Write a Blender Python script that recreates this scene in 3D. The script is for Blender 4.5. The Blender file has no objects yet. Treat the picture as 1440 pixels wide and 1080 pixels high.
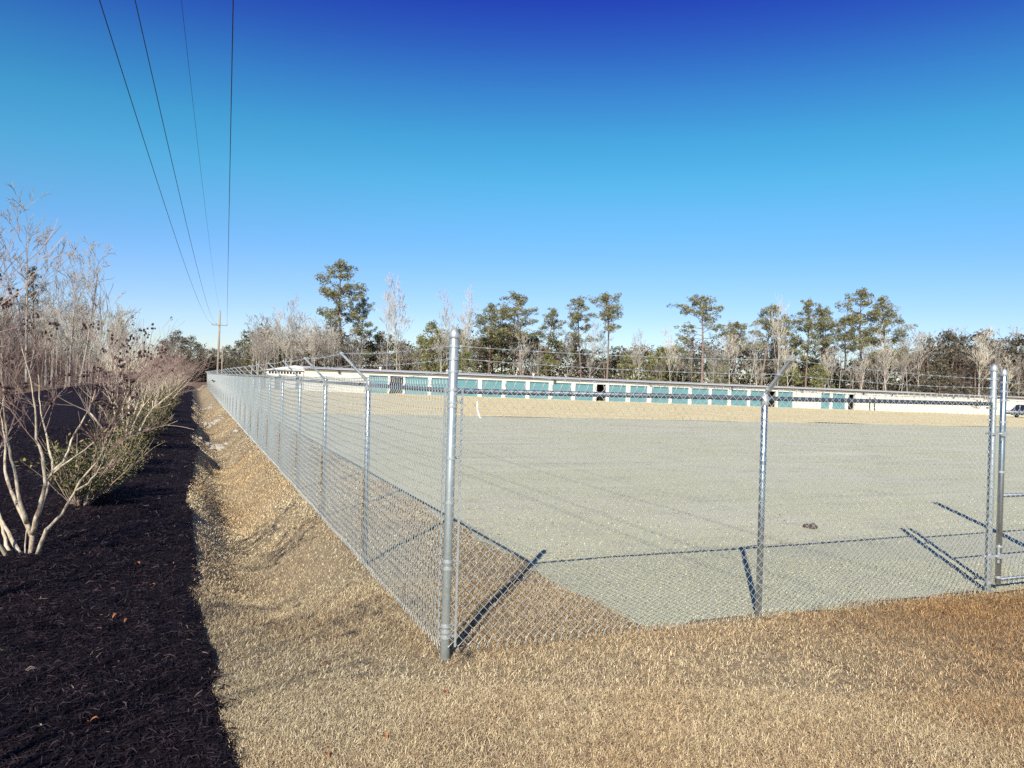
import bpy, math, random
import numpy as np
from mathutils import Vector, Matrix

S = bpy.context.scene
COL = S.collection
R = math.radians

# ------------------------------------------------------------------ camera
EYE = Vector((-1.722, -5.237, 1.95))
YAW, PITCH, ROLL, FPX = R(22.6), R(-0.09), R(1.7), 1080.0
_f = Vector((math.sin(YAW) * math.cos(PITCH), math.cos(YAW) * math.cos(PITCH), math.sin(PITCH)))
_r0 = Vector((math.cos(YAW), -math.sin(YAW), 0))
_u0 = _r0.cross(_f)
_r = _r0 * math.cos(ROLL) + _u0 * math.sin(ROLL)
_u = -_r0 * math.sin(ROLL) + _u0 * math.cos(ROLL)
cam_d = bpy.data.cameras.new('camera')
cam = bpy.data.objects.new('camera', cam_d)
COL.objects.link(cam)
M4 = Matrix.Identity(4)
for i in range(3):
    M4[i][0], M4[i][1], M4[i][2], M4[i][3] = _r[i], _u[i], -_f[i], EYE[i]
cam.matrix_world = M4
cam_d.sensor_width = 36.0
cam_d.lens = FPX / 1440 * 36.0
cam_d.clip_start = 0.05
cam_d.clip_end = 6000
S.camera = cam


def at(px, py, depth):
    """photo pixel + distance along the view axis -> world point"""
    return EYE + depth * (_f + _r * ((px - 720) / FPX) + _u * ((540 - py) / FPX))


def project(p):
    d = Vector(p) - EYE
    z = d.dot(_f)
    return 720 + FPX * d.dot(_r) / z, 540 - FPX * d.dot(_u) / z, z


# ------------------------------------------------------------------ sky, sun, exposure
SUN_AZ, SUN_EL = R(216.6), R(33.0)          # azimuth clockwise from +Y
w = bpy.data.worlds.new('World')
S.world = w
w.use_nodes = True
nt = w.node_tree
nt.nodes.clear()
out = nt.nodes.new('ShaderNodeOutputWorld')
bg = nt.nodes.new('ShaderNodeBackground')
sky = nt.nodes.new('ShaderNodeTexSky')
sky.sky_type = 'NISHITA'
sky.sun_disc = False
sky.sun_elevation = SUN_EL
sky.sun_rotation = SUN_AZ
sky.altitude = 20
sky.air_density = 1.0
sky.dust_density = 0.1
sky.ozone_density = 2.0
hs = nt.nodes.new('ShaderNodeHueSaturation')
hs.inputs['Saturation'].default_value = 1.25
nt.links.new(sky.outputs[0], hs.inputs['Color'])
# the whole dome deepens steadily from a pale horizon to a dark blue zenith
geo = nt.nodes.new('ShaderNodeTexCoord')
sep = nt.nodes.new('ShaderNodeSeparateXYZ')
nt.links.new(geo.outputs['Generated'], sep.inputs[0])
rmp = nt.nodes.new('ShaderNodeValToRGB')
nt.links.new(sep.outputs['Z'], rmp.inputs[0])
SKY_STOPS = [(0.0, (.69, .72, .90)), (0.09, (.66, .71, .94)), (0.13, (.65, .745, .97)), (0.165, (.61, .785, .96)), (0.215, (.565, .89, .945)), (0.25, (.48, .96, .95)),
             (0.30, (.385, .93, .93)), (0.353, (.33, .70, .92)), (0.405, (.26, .41, .88)), (0.45, (.20, .22, .84)), (0.8, (.29, .32, .60))]
el = rmp.color_ramp.elements
while len(el) < len(SKY_STOPS):
    el.new(0.5)
for e, (p_, c_) in zip(el, SKY_STOPS):
    e.position = p_
    e.color = (*c_, 1)
mul = nt.nodes.new('ShaderNodeMix')
mul.data_type = 'RGBA'
mul.blend_type = 'MULTIPLY'
mul.inputs[0].default_value = 1.0
nt.links.new(hs.outputs[0], mul.inputs[6])
nt.links.new(rmp.outputs[0], mul.inputs[7])
nt.links.new(mul.outputs[2], bg.inputs[0])
bg.inputs[1].default_value = 0.111
nt.links.new(bg.outputs[0], out.inputs[0])

sun_d = bpy.data.lights.new('sun', 'SUN')
sun_d.energy = 5.0
sun_d.angle = R(0.5)
sun_d.color = (1.0, 0.94, 0.82)
sun = bpy.data.objects.new('sun', sun_d)
COL.objects.link(sun)
to_sun = Vector((math.sin(SUN_AZ) * math.cos(SUN_EL), math.cos(SUN_AZ) * math.cos(SUN_EL), math.sin(SUN_EL)))
sun.rotation_euler = to_sun.to_track_quat('Z', 'Y').to_euler()
sun.location = to_sun * 60

S.view_settings.view_transform = 'Standard'
S.view_settings.look = 'None'
S.view_settings.gamma = 1.0
S.view_settings.exposure = 0.35
S.view_settings.use_curve_mapping = False
S.render.engine = 'CYCLES'
S.cycles.use_denoising = False
S.cycles.max_bounces = 5
S.cycles.transparent_max_bounces = 6

rnd = random.Random(7)
nrg = np.random.default_rng(11)


# ------------------------------------------------------------------ materials
def mat(name, col, rough=0.85, metal=0.0, noise=None, bump=None, spec=0.3, attr=None, stretch=None):
    """noise: list of (scale, colour, lo, hi) blended over the base; bump: (scale, strength, distance)"""
    m = bpy.data.materials.new(name)
    m.use_nodes = True
    t = m.node_tree
    b = t.nodes['Principled BSDF']
    b.inputs['Roughness'].default_value = rough
    b.inputs['Metallic'].default_value = metal
    b.inputs['Specular IOR Level'].default_value = spec
    b.inputs['Base Color'].default_value = (*col, 1)
    tc = t.nodes.new('ShaderNodeTexCoord')
    co = tc.outputs['Object']
    if stretch:
        mp = t.nodes.new('ShaderNodeMapping')
        mp.inputs['Scale'].default_value = stretch
        t.links.new(co, mp.inputs[0])
        co = mp.outputs[0]
    cur = None
    if attr:
        a = t.nodes.new('ShaderNodeAttribute')
        a.attribute_name = attr
        cur = a.outputs['Color']
    for k, (sc, c2, lo, hi) in enumerate(noise or []):
        n = t.nodes.new('ShaderNodeTexNoise')
        n.inputs['Scale'].default_value = sc
        n.inputs['Detail'].default_value = 5
        n.inputs['Roughness'].default_value = 0.62
        t.links.new(co, n.inputs['Vector'])
        mr = t.nodes.new('ShaderNodeMapRange')
        mr.inputs['From Min'].default_value = lo
        mr.inputs['From Max'].default_value = hi
        t.links.new(n.outputs['Fac'], mr.inputs['Value'])
        mx = t.nodes.new('ShaderNodeMix')
        mx.data_type = 'RGBA'
        t.links.new(mr.outputs[0], mx.inputs[0])
        if cur is None:
            mx.inputs[6].default_value = (*col, 1)
        else:
            t.links.new(cur, mx.inputs[6])
        mx.inputs[7].default_value = (*c2, 1)
        cur = mx.outputs[2]
    if cur is not None:
        t.links.new(cur, b.inputs['Base Color'])
    if bump:
        n = t.nodes.new('ShaderNodeTexNoise')
        n.inputs['Scale'].default_value = bump[0]
        n.inputs['Detail'].default_value = 6
        n.inputs['Roughness'].default_value = 0.7
        t.links.new(co, n.inputs['Vector'])
        bp = t.nodes.new('ShaderNodeBump')
        bp.inputs['Strength'].default_value = bump[1]
        bp.inputs['Distance'].default_value = bump[2]
        t.links.new(n.outputs['Fac'], bp.inputs['Height'])
        t.links.new(bp.outputs[0], b.inputs['Normal'])
    return m


M = {}
M['litter'] = mat('leaf_litter', (.16, .10, .065), noise=[(1.5, (.30, .20, .12), .4, .65), (14, (.07, .04, .03), .52, .7)], bump=(20, .8, .06))
M['lawn'] = mat('dormant_turf', (.36, .285, .185), noise=[(.8, (.43, .345, .225), .42, .62), (30, (.19, .14, .10), .49, .68), (70, (.56, .47, .31), .55, .75)], bump=(60, 1.0, .03), spec=.1)
M['gravel'] = mat('crushed_gravel', (.555, .545, .37), noise=[(.18, (.59, .57, .43), .45, .62), (1.1, (.46, .44, .325), .52, .72), (30, (.36, .345, .255), .54, .70), (60, (.68, .66, .52), .57, .74)], bump=(55, .9, .02), spec=.15)
def tracks(m, col, rot, sx, sy, lo, hi, amt):
    # long faint wheel marks: stretched noise mixed over the base colour
    t = m.node_tree
    b = t.nodes['Principled BSDF']
    src = b.inputs['Base Color'].links[0].from_socket
    tc = t.nodes.new('ShaderNodeTexCoord')
    mp = t.nodes.new('ShaderNodeMapping')
    mp.inputs['Rotation'].default_value = (0, 0, R(rot))
    mp.inputs['Scale'].default_value = (sx, sy, 1)
    n = t.nodes.new('ShaderNodeTexNoise')
    n.inputs['Scale'].default_value = 1.0
    n.inputs['Detail'].default_value = 4
    n.inputs['Distortion'].default_value = .6
    mr = t.nodes.new('ShaderNodeMapRange')
    mr.inputs['From Min'].default_value, mr.inputs['From Max'].default_value, mr.inputs['To Max'].default_value = lo, hi, amt
    mx = t.nodes.new('ShaderNodeMix')
    mx.data_type = 'RGBA'
    mx.inputs[7].default_value = (*col, 1)
    t.links.new(tc.outputs['Object'], mp.inputs[0])
    t.links.new(mp.outputs[0], n.inputs['Vector'])
    t.links.new(n.outputs['Fac'], mr.inputs['Value'])
    t.links.new(mr.outputs[0], mx.inputs[0])
    t.links.new(src, mx.inputs[6])
    t.links.new(mx.outputs[2], b.inputs['Base Color'])


tracks(M['gravel'], (.36, .34, .255), 24, .12, 1.1, .56, .74, .5)
tracks(M['gravel'], (.68, .655, .50), -35, .12, .7, .57, .74, .6)
M['straw'] = mat('straw_field', (.76, .61, .32), noise=[(.3, (.82, .70, .40), .42, .6), (.9, (.62, .47, .23), .52, .72), (6, (.84, .74, .46), .5, .7)], bump=(8, .7, .1), spec=.1)
M['mulch'] = mat('dyed_mulch', (.016, .009, .014), noise=[(9, (.030, .018, .026), .45, .65), (70, (.005, .003, .005), .48, .62), (160, (.06, .042, .05), .6, .74)], bump=(55, 1.0, .05), spec=.12)
M['blade'] = mat('grass_blades', (.4, .3, .17), attr='tint', spec=.15, rough=.8)
M['shred'] = mat('mulch_shreds', (.03, .02, .02), attr='tint', spec=.2, rough=.75)
M['stone'] = mat('gravel_stones', (.35, .34, .3), attr='tint', spec=.2, rough=.85)
M['leaf'] = mat('shrub_leaves', (.1, .12, .04), attr='tint', spec=.35, rough=.55)
M['needle'] = mat('pine_needles', (.06, .07, .03), attr='tint', spec=.2, rough=.7)
M['galv'] = mat('galvanised_tube', (.44, .48, .49), rough=.33, metal=.9, noise=[(6, (.34, .38, .40), .45, .65), (45, (.52, .55, .55), .5, .7)], spec=.5)
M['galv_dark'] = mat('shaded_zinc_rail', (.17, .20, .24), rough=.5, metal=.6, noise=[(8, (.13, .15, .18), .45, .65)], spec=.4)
M['galv_dull'] = mat('weathered_zinc_tube', (.43, .48, .47), rough=.42, metal=.55, noise=[(5, (.35, .40, .40), .45, .65), (45, (.50, .54, .52), .5, .7)], spec=.5)
M['galv_bright'] = mat('galvanised_fitting', (.60, .63, .62), rough=.42, metal=.6, noise=[(40, (.46, .49, .49), .45, .65)], spec=.5)
M['wire'] = mat('galvanised_wire', (.53, .57, .555), rough=.45, metal=.4, spec=.5)
M['bark_pale'] = mat('myrtle_bark', (.55, .46, .33), noise=[(11, (.27, .19, .13), .50, .60), (34, (.68, .60, .46), .5, .64)], bump=(35, .5, .01), stretch=(1, 1, .35))
M['twig'] = mat('myrtle_twigs', (.44, .325, .26), noise=[(5, (.24, .155, .135), .42, .62)])
M['seed'] = mat('myrtle_seed', (.05, .028, .03), noise=[(40, (.10, .06, .05), .45, .65)])
M['bark_grey'] = mat('hardwood_bark', (.35, .315, .27), noise=[(3, (.22, .19, .165), .42, .62), (15, (.46, .425, .365), .5, .7)], stretch=(1, 1, .3))
M['bark_dark'] = mat('thicket_bark', (.21, .15, .13), noise=[(3, (.13, .09, .08), .42, .62)], stretch=(1, 1, .3))
M['bark_pine'] = mat('pine_bark', (.25, .175, .135), noise=[(4, (.15, .10, .08), .45, .6), (14, (.36, .27, .21), .5, .7)], stretch=(1, 1, .4))
M['bark_silver'] = mat('pale_trunk_bark', (.56, .51, .42), noise=[(4, (.36, .32, .26), .45, .6)], stretch=(1, 1, .3))
M['white_metal'] = mat('white_panel', (.70, .68, .62), rough=.5, noise=[(1.2, (.63, .61, .54), .42, .65)], spec=.4)
M['teal'] = mat('teal_door', (.125, .28, .31), rough=.45, noise=[(.8, (.145, .305, .335), .42, .65)], spec=.4)
M['dark'] = mat('dark_opening', (.02, .018, .022), rough=.8)
M['gutter'] = mat('dark_gutter', (.06, .055, .065), rough=.5)
M['roof'] = mat('pale_roof', (.66, .65, .63), rough=.4, noise=[(1, (.58, .57, .55), .45, .65)], spec=.4)
M['roof_trim'] = mat('blue_grey_trim', (.42, .44, .50), rough=.5)
M['concrete'] = mat('concrete', (.50, .48, .42), noise=[(2, (.42, .40, .35), .45, .65)])
M['pole'] = mat('weathered_pole', (.38, .31, .23), noise=[(6, (.26, .2, .15), .45, .62)], stretch=(1, 1, .15))
M['cable'] = mat('cable', (.012, .012, .016), rough=.6)
M['porcelain'] = mat('insulator', (.25, .25, .27), rough=.3)
M['rock'] = mat('pale_rock', (.50, .46, .38), noise=[(8, (.36, .33, .27), .45, .65)], bump=(14, .6, .03))
M['clod'] = mat('dirt_clod', (.10, .075, .065), noise=[(20, (.16, .12, .1), .45, .65)], bump=(30, .8, .02))
M['dead_leaf'] = mat('dead_leaf', (.33, .12, .05), noise=[(30, (.45, .2, .09), .4, .65)], rough=.6)
M['white_plastic'] = mat('white_plastic', (.75, .74, .70), rough=.4)
M['car_paint'] = mat('dark_car_paint', (.025, .03, .045), rough=.2, spec=.6)
M['glass'] = mat('car_glass', (.02, .025, .03), rough=.06, spec=.8)
M['tyre'] = mat('tyre_rubber', (.02, .02, .02), rough=.85)
M['chrome'] = mat('rim_metal', (.5, .5, .52), rough=.3, metal=.8)
M['lamp_red'] = mat('tail_lamp', (.3, .02, .02), rough=.25)
M['lamp_clear'] = mat('head_lamp', (.6, .6, .6), rough=.15)


# ------------------------------------------------------------------ mesh helpers
class MB:
    def __init__(s):
        s.v, s.f = [], []

    def quad_box(s, c, sx, sy, sz, axes=None):
        ax = axes or (Vector((1, 0, 0)), Vector((0, 1, 0)), Vector((0, 0, 1)))
        c = Vector(c)
        b = len(s.v)
        for dz in (-1, 1):
            for dx, dy in ((-1, -1), (1, -1), (1, 1), (-1, 1)):
                s.v.append(c + ax[0] * dx * sx / 2 + ax[1] * dy * sy / 2 + ax[2] * dz * sz / 2)
        s.f += [(b, b + 3, b + 2, b + 1), (b + 4, b + 5, b + 6, b + 7)]
        for k in range(4):
            s.f.append((b + k, b + (k + 1) % 4, b + 4 + (k + 1) % 4, b + 4 + k))
        return s

    def box(s, x0, x1, y0, y1, z0, z1):
        return s.quad_box(((x0 + x1) / 2, (y0 + y1) / 2, (z0 + z1) / 2), x1 - x0, y1 - y0, z1 - z0)

    def tube(s, pts, rad, n=6, cap=True):
        pts = [Vector(p) for p in pts]
        if not hasattr(rad, '__len__'):
            rad = [rad] * len(pts)
        b0 = len(s.v)
        ref = None
        for i, p in enumerate(pts):
            t = pts[min(i + 1, len(pts) - 1)] - pts[max(i - 1, 0)]
            t = t.normalized() if t.length > 1e-9 else Vector((0, 0, 1))
            if ref is None:
                ref = Vector((1, 0, 0)) if abs(t.x) < .8 else Vector((0, 1, 0))
            a = (ref - t * ref.dot(t)).normalized()
            ref = a
            bb = t.cross(a)
            for k in range(n):
                an = 2 * math.pi * k / n
                s.v.append(p + (a * math.cos(an) + bb * math.sin(an)) * rad[i])
        for i in range(len(pts) - 1):
            for k in range(n):
                a0, a1 = b0 + i * n + k, b0 + i * n + (k + 1) % n
                s.f.append((a0, a1, a1 + n, a0 + n))
        if cap:
            s.f.append(tuple(b0 + k for k in reversed(range(n))))
            s.f.append(tuple(b0 + (len(pts) - 1) * n + k for k in range(n)))
        return s

    def lathe(s, prof, c=(0, 0, 0), n=16):
        c = Vector(c)
        b0 = len(s.v)
        for r_, z in prof:
            for k in range(n):
                an = 2 * math.pi * k / n
                s.v.append(c + Vector((r_ * math.cos(an), r_ * math.sin(an), z)))
        for i in range(len(prof) - 1):
            for k in range(n):
                a0, a1 = b0 + i * n + k, b0 + i * n + (k + 1) % n
                s.f.append((a0, a1, a1 + n, a0 + n))
        s.f.append(tuple(b0 + k for k in reversed(range(n))))
        s.f.append(tuple(b0 + (len(prof) - 1) * n + k for k in range(n)))
        return s

    def mesh(s, name, m, smooth=False):
        me = bpy.data.meshes.new(name)
        me.from_pydata([tuple(v) for v in s.v], [], s.f)
        me.materials.append(m)
        if smooth:
            me.polygons.foreach_set('use_smooth', [True] * len(me.polygons))
        me.update()
        return me

    def build(s, name, m, parent=None, smooth=False, kind=None):
        return link(name, s.mesh(name, m, smooth), parent, kind=kind)


def link(name, me, parent=None, loc=None, kind=None):
    o = bpy.data.objects.new(name, me)
    COL.objects.link(o)
    o.parent = parent
    if loc is not None:
        o.location = loc
    if kind:
        o['kind'] = kind
    return o


def tag(o, label, cat, group=None):
    o['label'] = label
    o['category'] = cat
    if group:
        o['group'] = group
    return o


def thing(name, loc, label, cat, group=None, rz=0.0):
    o = bpy.data.objects.new(name, None)
    o.empty_display_size = .2
    COL.objects.link(o)
    o.location = loc
    o.rotation_euler = (0, 0, rz)
    return tag(o, label, cat, group)


def np_mesh(name, verts, faces, m, tint=None):
    """verts (n,3), faces (k,3|4) arrays; tint per vertex colour"""
    me = bpy.data.meshes.new(name)
    verts = np.asarray(verts, np.float32)
    faces = np.asarray(faces, np.int32)
    nf, k = faces.shape
    me.vertices.add(len(verts))
    me.vertices.foreach_set('co', verts.ravel())
    me.loops.add(nf * k)
    me.loops.foreach_set('vertex_index', faces.ravel())
    me.polygons.add(nf)
    me.polygons.foreach_set('loop_start', np.arange(0, nf * k, k, dtype=np.int32))
    me.polygons.foreach_set('loop_total', np.full(nf, k, np.int32))
    if tint is not None:
        a = me.color_attributes.new('tint', 'FLOAT_COLOR', 'POINT')
        c = np.ones((len(verts), 4), np.float32)
        c[:, :3] = tint
        a.data.foreach_set('color', c.ravel())
    me.materials.append(m)
    me.update(calc_edges=True)
    me.validate()
    return me


# ------------------------------------------------------------------ terrain
def sstep(a, b, x):
    t = np.clip((np.asarray(x, float) - a) / (b - a), 0, 1)
    return t * t * (3 - 2 * t)


def base_z(x, y):
    x, y = np.asarray(x, float), np.asarray(y, float)
    z = -0.009 * np.clip(x - 12, 0, 250) + .22 * np.clip((y - 35) / 55, 0, 1)
    return z


def lawn_z(x, y):
    x, y = np.asarray(x, float), np.asarray(y, float)
    z = base_z(x, y)
    s = np.clip((x + 1.72) / 1.55, 0, 1)
    dep = .54 * sstep(-0.4, 5.2, y) * (1 + .08 * np.sin(y * .9) + .04 * np.sin(y * 2.3 + 1))
    z = z - dep * np.sin(np.pi * s) ** 1.4
    lump = .018 * np.sin(x * 2.1 + y * .7) * np.sin(y * 1.7 - x * .4) + .008 * np.sin(x * 6.3 + 1.3) * np.sin(y * 5.1)
    inlot = sstep(1.2, 1.6, x) * sstep(-.5, -.05, y)
    z = z - .055 * np.exp(-((x - .05) ** 2 + (y + .25) ** 2) / .5)
    z = z - .09 * sstep(.015, .16, mulch_edge(y) - x)
    return z + lump * (1 - inlot) - .05 * sstep(1.75, 2.0, x) * sstep(.12, .4, y)


def mulch_edge(y):
    y = np.asarray(y, float)
    return (-1.68 + .03 * np.sin(y * .55 + .4) + .008 * np.sin(y * 1.9 + 2) + .006 * np.sin(y * 5.3) + .009 * np.sin(y * 13.1 + 1) + .16 * np.exp(-((y - 16.5) / 1.5) ** 2)
            + .14 * np.exp(-((y - 26) / 3) ** 2) + .27 * sstep(2.5, -2.6, y))


def mulch_z(x, y):
    x, y = np.asarray(x, float), np.asarray(y, float)
    e = mulch_edge(y) - x
    return base_z(x, y) + .035 * sstep(-.02, .12, e) + .10 * sstep(0, 1.3, e) + .02 * np.sin(x * 3.1 + y) * np.sin(y * 2.3) + .012 * np.sin(x * 9 + 2) * np.sin(y * 8 + x)


def sheet(name, xs, ys, fz, m, warp=None):
    X, Y = np.meshgrid(np.asarray(xs, float), np.asarray(ys, float))
    if warp:
        X, Y = warp(X, Y)
    Z = fz(X, Y)
    v = np.stack([X, Y, Z], -1).reshape(-1, 3)
    nx, ny = len(xs), len(ys)
    i = np.arange((ny - 1) * (nx - 1))
    a = (i // (nx - 1)) * nx + i % (nx - 1)
    f = np.stack([a, a + 1, a + nx + 1, a + nx], -1)
    me = np_mesh(name, v, f, m)
    me.polygons.foreach_set('use_smooth', [True] * len(me.polygons))
    o = link(name, me)
    o['kind'] = 'structure'
    return o


def under_z(x, y):
    return base_z(x, y) - .07 - .55 * (sstep(-4, -3, x) * (1 - sstep(3, 4, x)))


gx = [-3000, -1200, -500, -200, -90, -50, -30, -20, -14, -10, -6, -4, -3, -2, 0, 2, 3, 4, 8, 12, 20, 40, 80, 140, 262, 500, 1200, 3000]
gy = [-400, -120, -60, -30, -15, -6, 0, 10, 20, 35, 48, 62, 76, 90, 100, 120, 160, 250, 500, 1200, 3500]
sheet('ground', gx, gy, under_z, M['litter'])

ys_near = list(np.arange(-12, 12, .12)) + list(np.arange(12, 40, .3)) + list(np.arange(40, 121, 1.0))
sheet('lawn', list(np.arange(-2.1, 2.61, .09)), ys_near, lawn_z, M['lawn'])
sheet('front_lawn', [2.6] + list(np.arange(2.8, 9, .2)) + [10, 12, 16, 24, 36],
      list(np.arange(-12, .61, .2)), lambda x, y: lawn_z(x, y) - .004, M['lawn'])


def gravel_z(x, y):
    return base_z(x, y) + .006 + .014 * sstep(1.7, 3, x) * sstep(.1, 1.2, y) * (1 + .8 * np.sin(x * .8 + y * .3) * np.sin(y * .6))


def gravel_warp(X, Y):
    X, Y = X.copy(), Y.copy()
    X[:, 0] += .06 * np.sin(Y[:, 0] * 3.1) + .05 * np.sin(Y[:, 0] * 7.7 + 1) + .03 * np.sin(Y[:, 0] * 17)
    Y[0, :] += .05 * np.sin(X[0, :] * 2.7 + 1) + .04 * np.sin(X[0, :] * 6.1) + .03 * np.sin(X[0, :] * 15)
    return X, Y


gxs = [1.62, 1.75] + list(np.arange(1.9, 12, .15)) + list(np.arange(12, 40, 1.0)) + list(np.arange(40, 131, 5.0))
gys = [.02, .16] + list(np.arange(.3, 9, .15)) + list(np.arange(9, 35.6, .6)) + [36]
sheet('gravel_lot', gxs, gys, gravel_z, M['gravel'], gravel_warp)
sheet('straw_field', [1.7, 4, 8, 12] + list(np.arange(15, 132, 3.0)), [35.6, 36.5] + list(np.arange(38, 100, 2.0)),
      lambda x, y: base_z(x, y) + .05 + .03 * np.sin(x * .5) * np.sin(y * .4) - .03 * (np.asarray(y) < 36), M['straw'],
      lambda X, Y: (X, Y + .35 * np.sin(X * .35) + .25 * np.sin(X * 1.1 + 2)))


def mulch_warp(X, Y):
    e = mulch_edge(Y)
    return e + (X + 1.6), Y


mxs = [-12.5, -10, -8, -7] + list(np.arange(-6.4, -1.9, .15)) + [-1.85, -1.78, -1.72, -1.66, -1.62, -1.58]
sheet('mulch_bed', mxs, list(np.arange(-12, 14, .15)) + list(np.arange(14, 40, .4)) + list(np.arange(40, 108, 1.0)), mulch_z, M['mulch'], mulch_warp)


# ------------------------------------------------------------------ scattered ground cover
def in_view(x, y, margin=.9):
    dx, dy = x - EYE.x, y - EYE.y
    dep = dx * _f.x + dy * _f.y
    lat = dx * _r0.x + dy * _r0.y
    return (dep > 2.9) & (np.abs(lat) < dep * .67 + margin), dep


def scatter(n, x0, x1, y0, y1, dmin, dmax, ok):
    x = nrg.uniform(x0, x1, n)
    y = nrg.uniform(y0, y1, n)
    v, d = in_view(x, y)
    k = v & (d >= dmin) & (d < dmax) & ok(x, y)
    return x[k], y[k]


def palette(n, cols, wts, jit=.18):
    c = np.asarray(cols, float)[nrg.choice(len(cols), n, p=np.asarray(wts, float) / sum(wts))]
    return c * (1 + nrg.uniform(-jit, jit, (n, 1)))


def vnoise(x, y, s):
    return np.sin(x * s + 1.3 * np.sin(y * s * .7)) * np.sin(y * s * 1.1 + 1.7 * np.sin(x * s * .6 + 2))


def blades(x, y, z, hgt, wid, cols):
    """three-triangle bent blades"""
    n = len(x)
    az = nrg.uniform(0, 2 * np.pi, n)
    lean = nrg.uniform(.5, 2.3, n)
    h = hgt * nrg.uniform(.55, 1.35, n)
    wd = wid * nrg.uniform(.6, 1.3, n)
    d = np.stack([np.cos(az), np.sin(az)], -1)
    side = np.stack([-np.sin(az + nrg.uniform(-.8, .8, n)), np.cos(az)], -1)
    P = np.stack([x, y, z], -1)
    v = np.zeros((n, 5, 3))
    sw = side * wd[:, None] / 2
    v[:, 0] = P
    v[:, 1] = P
    v[:, 0, :2] += sw
    v[:, 1, :2] -= sw
    mid = P.copy()
    mid[:, :2] += d * (h * lean * .45)[:, None]
    mid[:, 2] += h * .62
    v[:, 2] = mid
    v[:, 3] = mid
    v[:, 2, :2] += sw * .85
    v[:, 3, :2] -= sw * .85
    tip = P.copy()
    tip[:, :2] += d * (h * lean * 1.0)[:, None] + nrg.normal(0, .2, (n, 2)) * h[:, None]
    tip[:, 2] += h * nrg.uniform(.2, .95, n)
    v[:, 4] = tip
    b = np.arange(n)[:, None] * 5
    f = np.concatenate([b + [0, 1, 3], b + [0, 3, 2], b + [2, 3, 4]], 0)
    t = np.repeat(cols, 5, 0).reshape(n, 5, 3)
    return v.reshape(-1, 3), f, t.reshape(-1, 3)


GR_COLS = [(.72, .61, .37), (.58, .47, .275), (.39, .28, .165), (.84, .745, .50), (.17, .11, .08)]


def on_lawn(x, y):
    rag = mulch_edge(y) + nrg.normal(.0, .022, len(x))
    front = (y < .06 + .05 * np.sin(x * 5) + nrg.normal(0, .03, len(x))) & (x > rag)
    left = (y >= .05) & (x > rag) & (x < 1.64 + .05 * np.sin(y * 3.1))
    bare = (vnoise(x, y, 2.3) + .5 * vnoise(x, y, 6.1) + .5 * nrg.uniform(-1, 1, len(x))) > 1.45
    return (front | left) & ~bare


parts = []
for bi, (n, box, d0, d1, h_, w_) in enumerate(((520000, (-1.9, 6.5, -3.2, .2), 2.9, 5.0, .029, .0027), (360000, (-1.9, 9, -3, 2.5), 5.0, 7.5, .029, .0033),
                               (190000, (-1.9, 9, -2, 6), 6.8, 11, .026, .0050), (90000, (-1.9, 2, 4, 18), 10.5, 20, .030, .0085), (40000, (-1.9, 2, 14, 48), 19, 48, .035, .015))):
    x, y = scatter(n, *box, d0, d1, on_lawn)
    c = palette(len(x), GR_COLS, [4, 3.4, 2.4, 2.4, 1.8] if bi < 2 else [5, 4, 1.6, 2.2, .5])
    c = c * (1 - .16 * np.clip(vnoise(x + 3, y, .55) + .4 * vnoise(x, y + 2, 1.6), -.6, 1.2))[:, None]
    patch = .5 + .5 * np.clip(vnoise(x, y, .9) + .5 * vnoise(x, y, 2.7), -1, 1)
    warm = np.stack([1 - .06 * patch, 1 - .16 * patch, 1 - .24 * patch], -1)
    redder = sstep(1.0, 4.5, x) * sstep(.4, -.4, y)
    c = c * (1 - .14 * redder)[:, None]
    warm = warm * np.stack([1 + 0 * x, 1 - .19 * redder, 1 - .36 * redder], -1)
    parts.append(blades(x, y, lawn_z(x, y), h_ * (0.8 + .45 * patch), w_, c * warm))
off = 0
V, F, T = [], [], []
for v, f, t in parts:
    V.append(v); F.append(f + off); T.append(t)
    off += len(v)
o = link('dormant_grass', np_mesh('dormant_grass', np.concatenate(V), np.concatenate(F), M['blade'], np.concatenate(T)), kind='stuff')
tag(o, 'short dormant tan turf in front of and beside the chain link fence', 'grass')


def shreds(x, y, z, ln, wd, cols):
    n = len(x)
    az = nrg.uniform(0, 2 * np.pi, n)
    L = ln * nrg.uniform(.35, 1.4, n)
    W = wd * nrg.uniform(.4, 1.4, n)
    tilt = nrg.normal(0, .28, n)
    d = np.stack([np.cos(az) * np.cos(tilt), np.sin(az) * np.cos(tilt), np.sin(tilt)], -1)
    s = np.stack([-np.sin(az), np.cos(az), nrg.normal(0, .45, n)], -1)
    P = np.stack([x, y, z + nrg.uniform(.0, .018, n)], -1)
    arch = nrg.uniform(-.05, .14, n) * L
    bend = nrg.normal(0, .12, n) * L
    v = np.zeros((n, 6, 3))
    for k, u in enumerate((-.5, .0, .5)):
        c = P + d * (L * u)[:, None]
        if k == 1:
            c[:, 2] += arch
            c += s * bend[:, None]
        ww = W * (1.0 if k == 1 else .55)
        v[:, 2 * k] = c + s * ww[:, None] / 2
        v[:, 2 * k + 1] = c - s * ww[:, None] / 2
    b = np.arange(n)[:, None] * 6
    f = np.concatenate([b + [0, 1, 3, 2], b + [2, 3, 5, 4]], 0)
    return v.reshape(-1, 3), f, np.repeat(cols, 6, 0)


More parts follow.
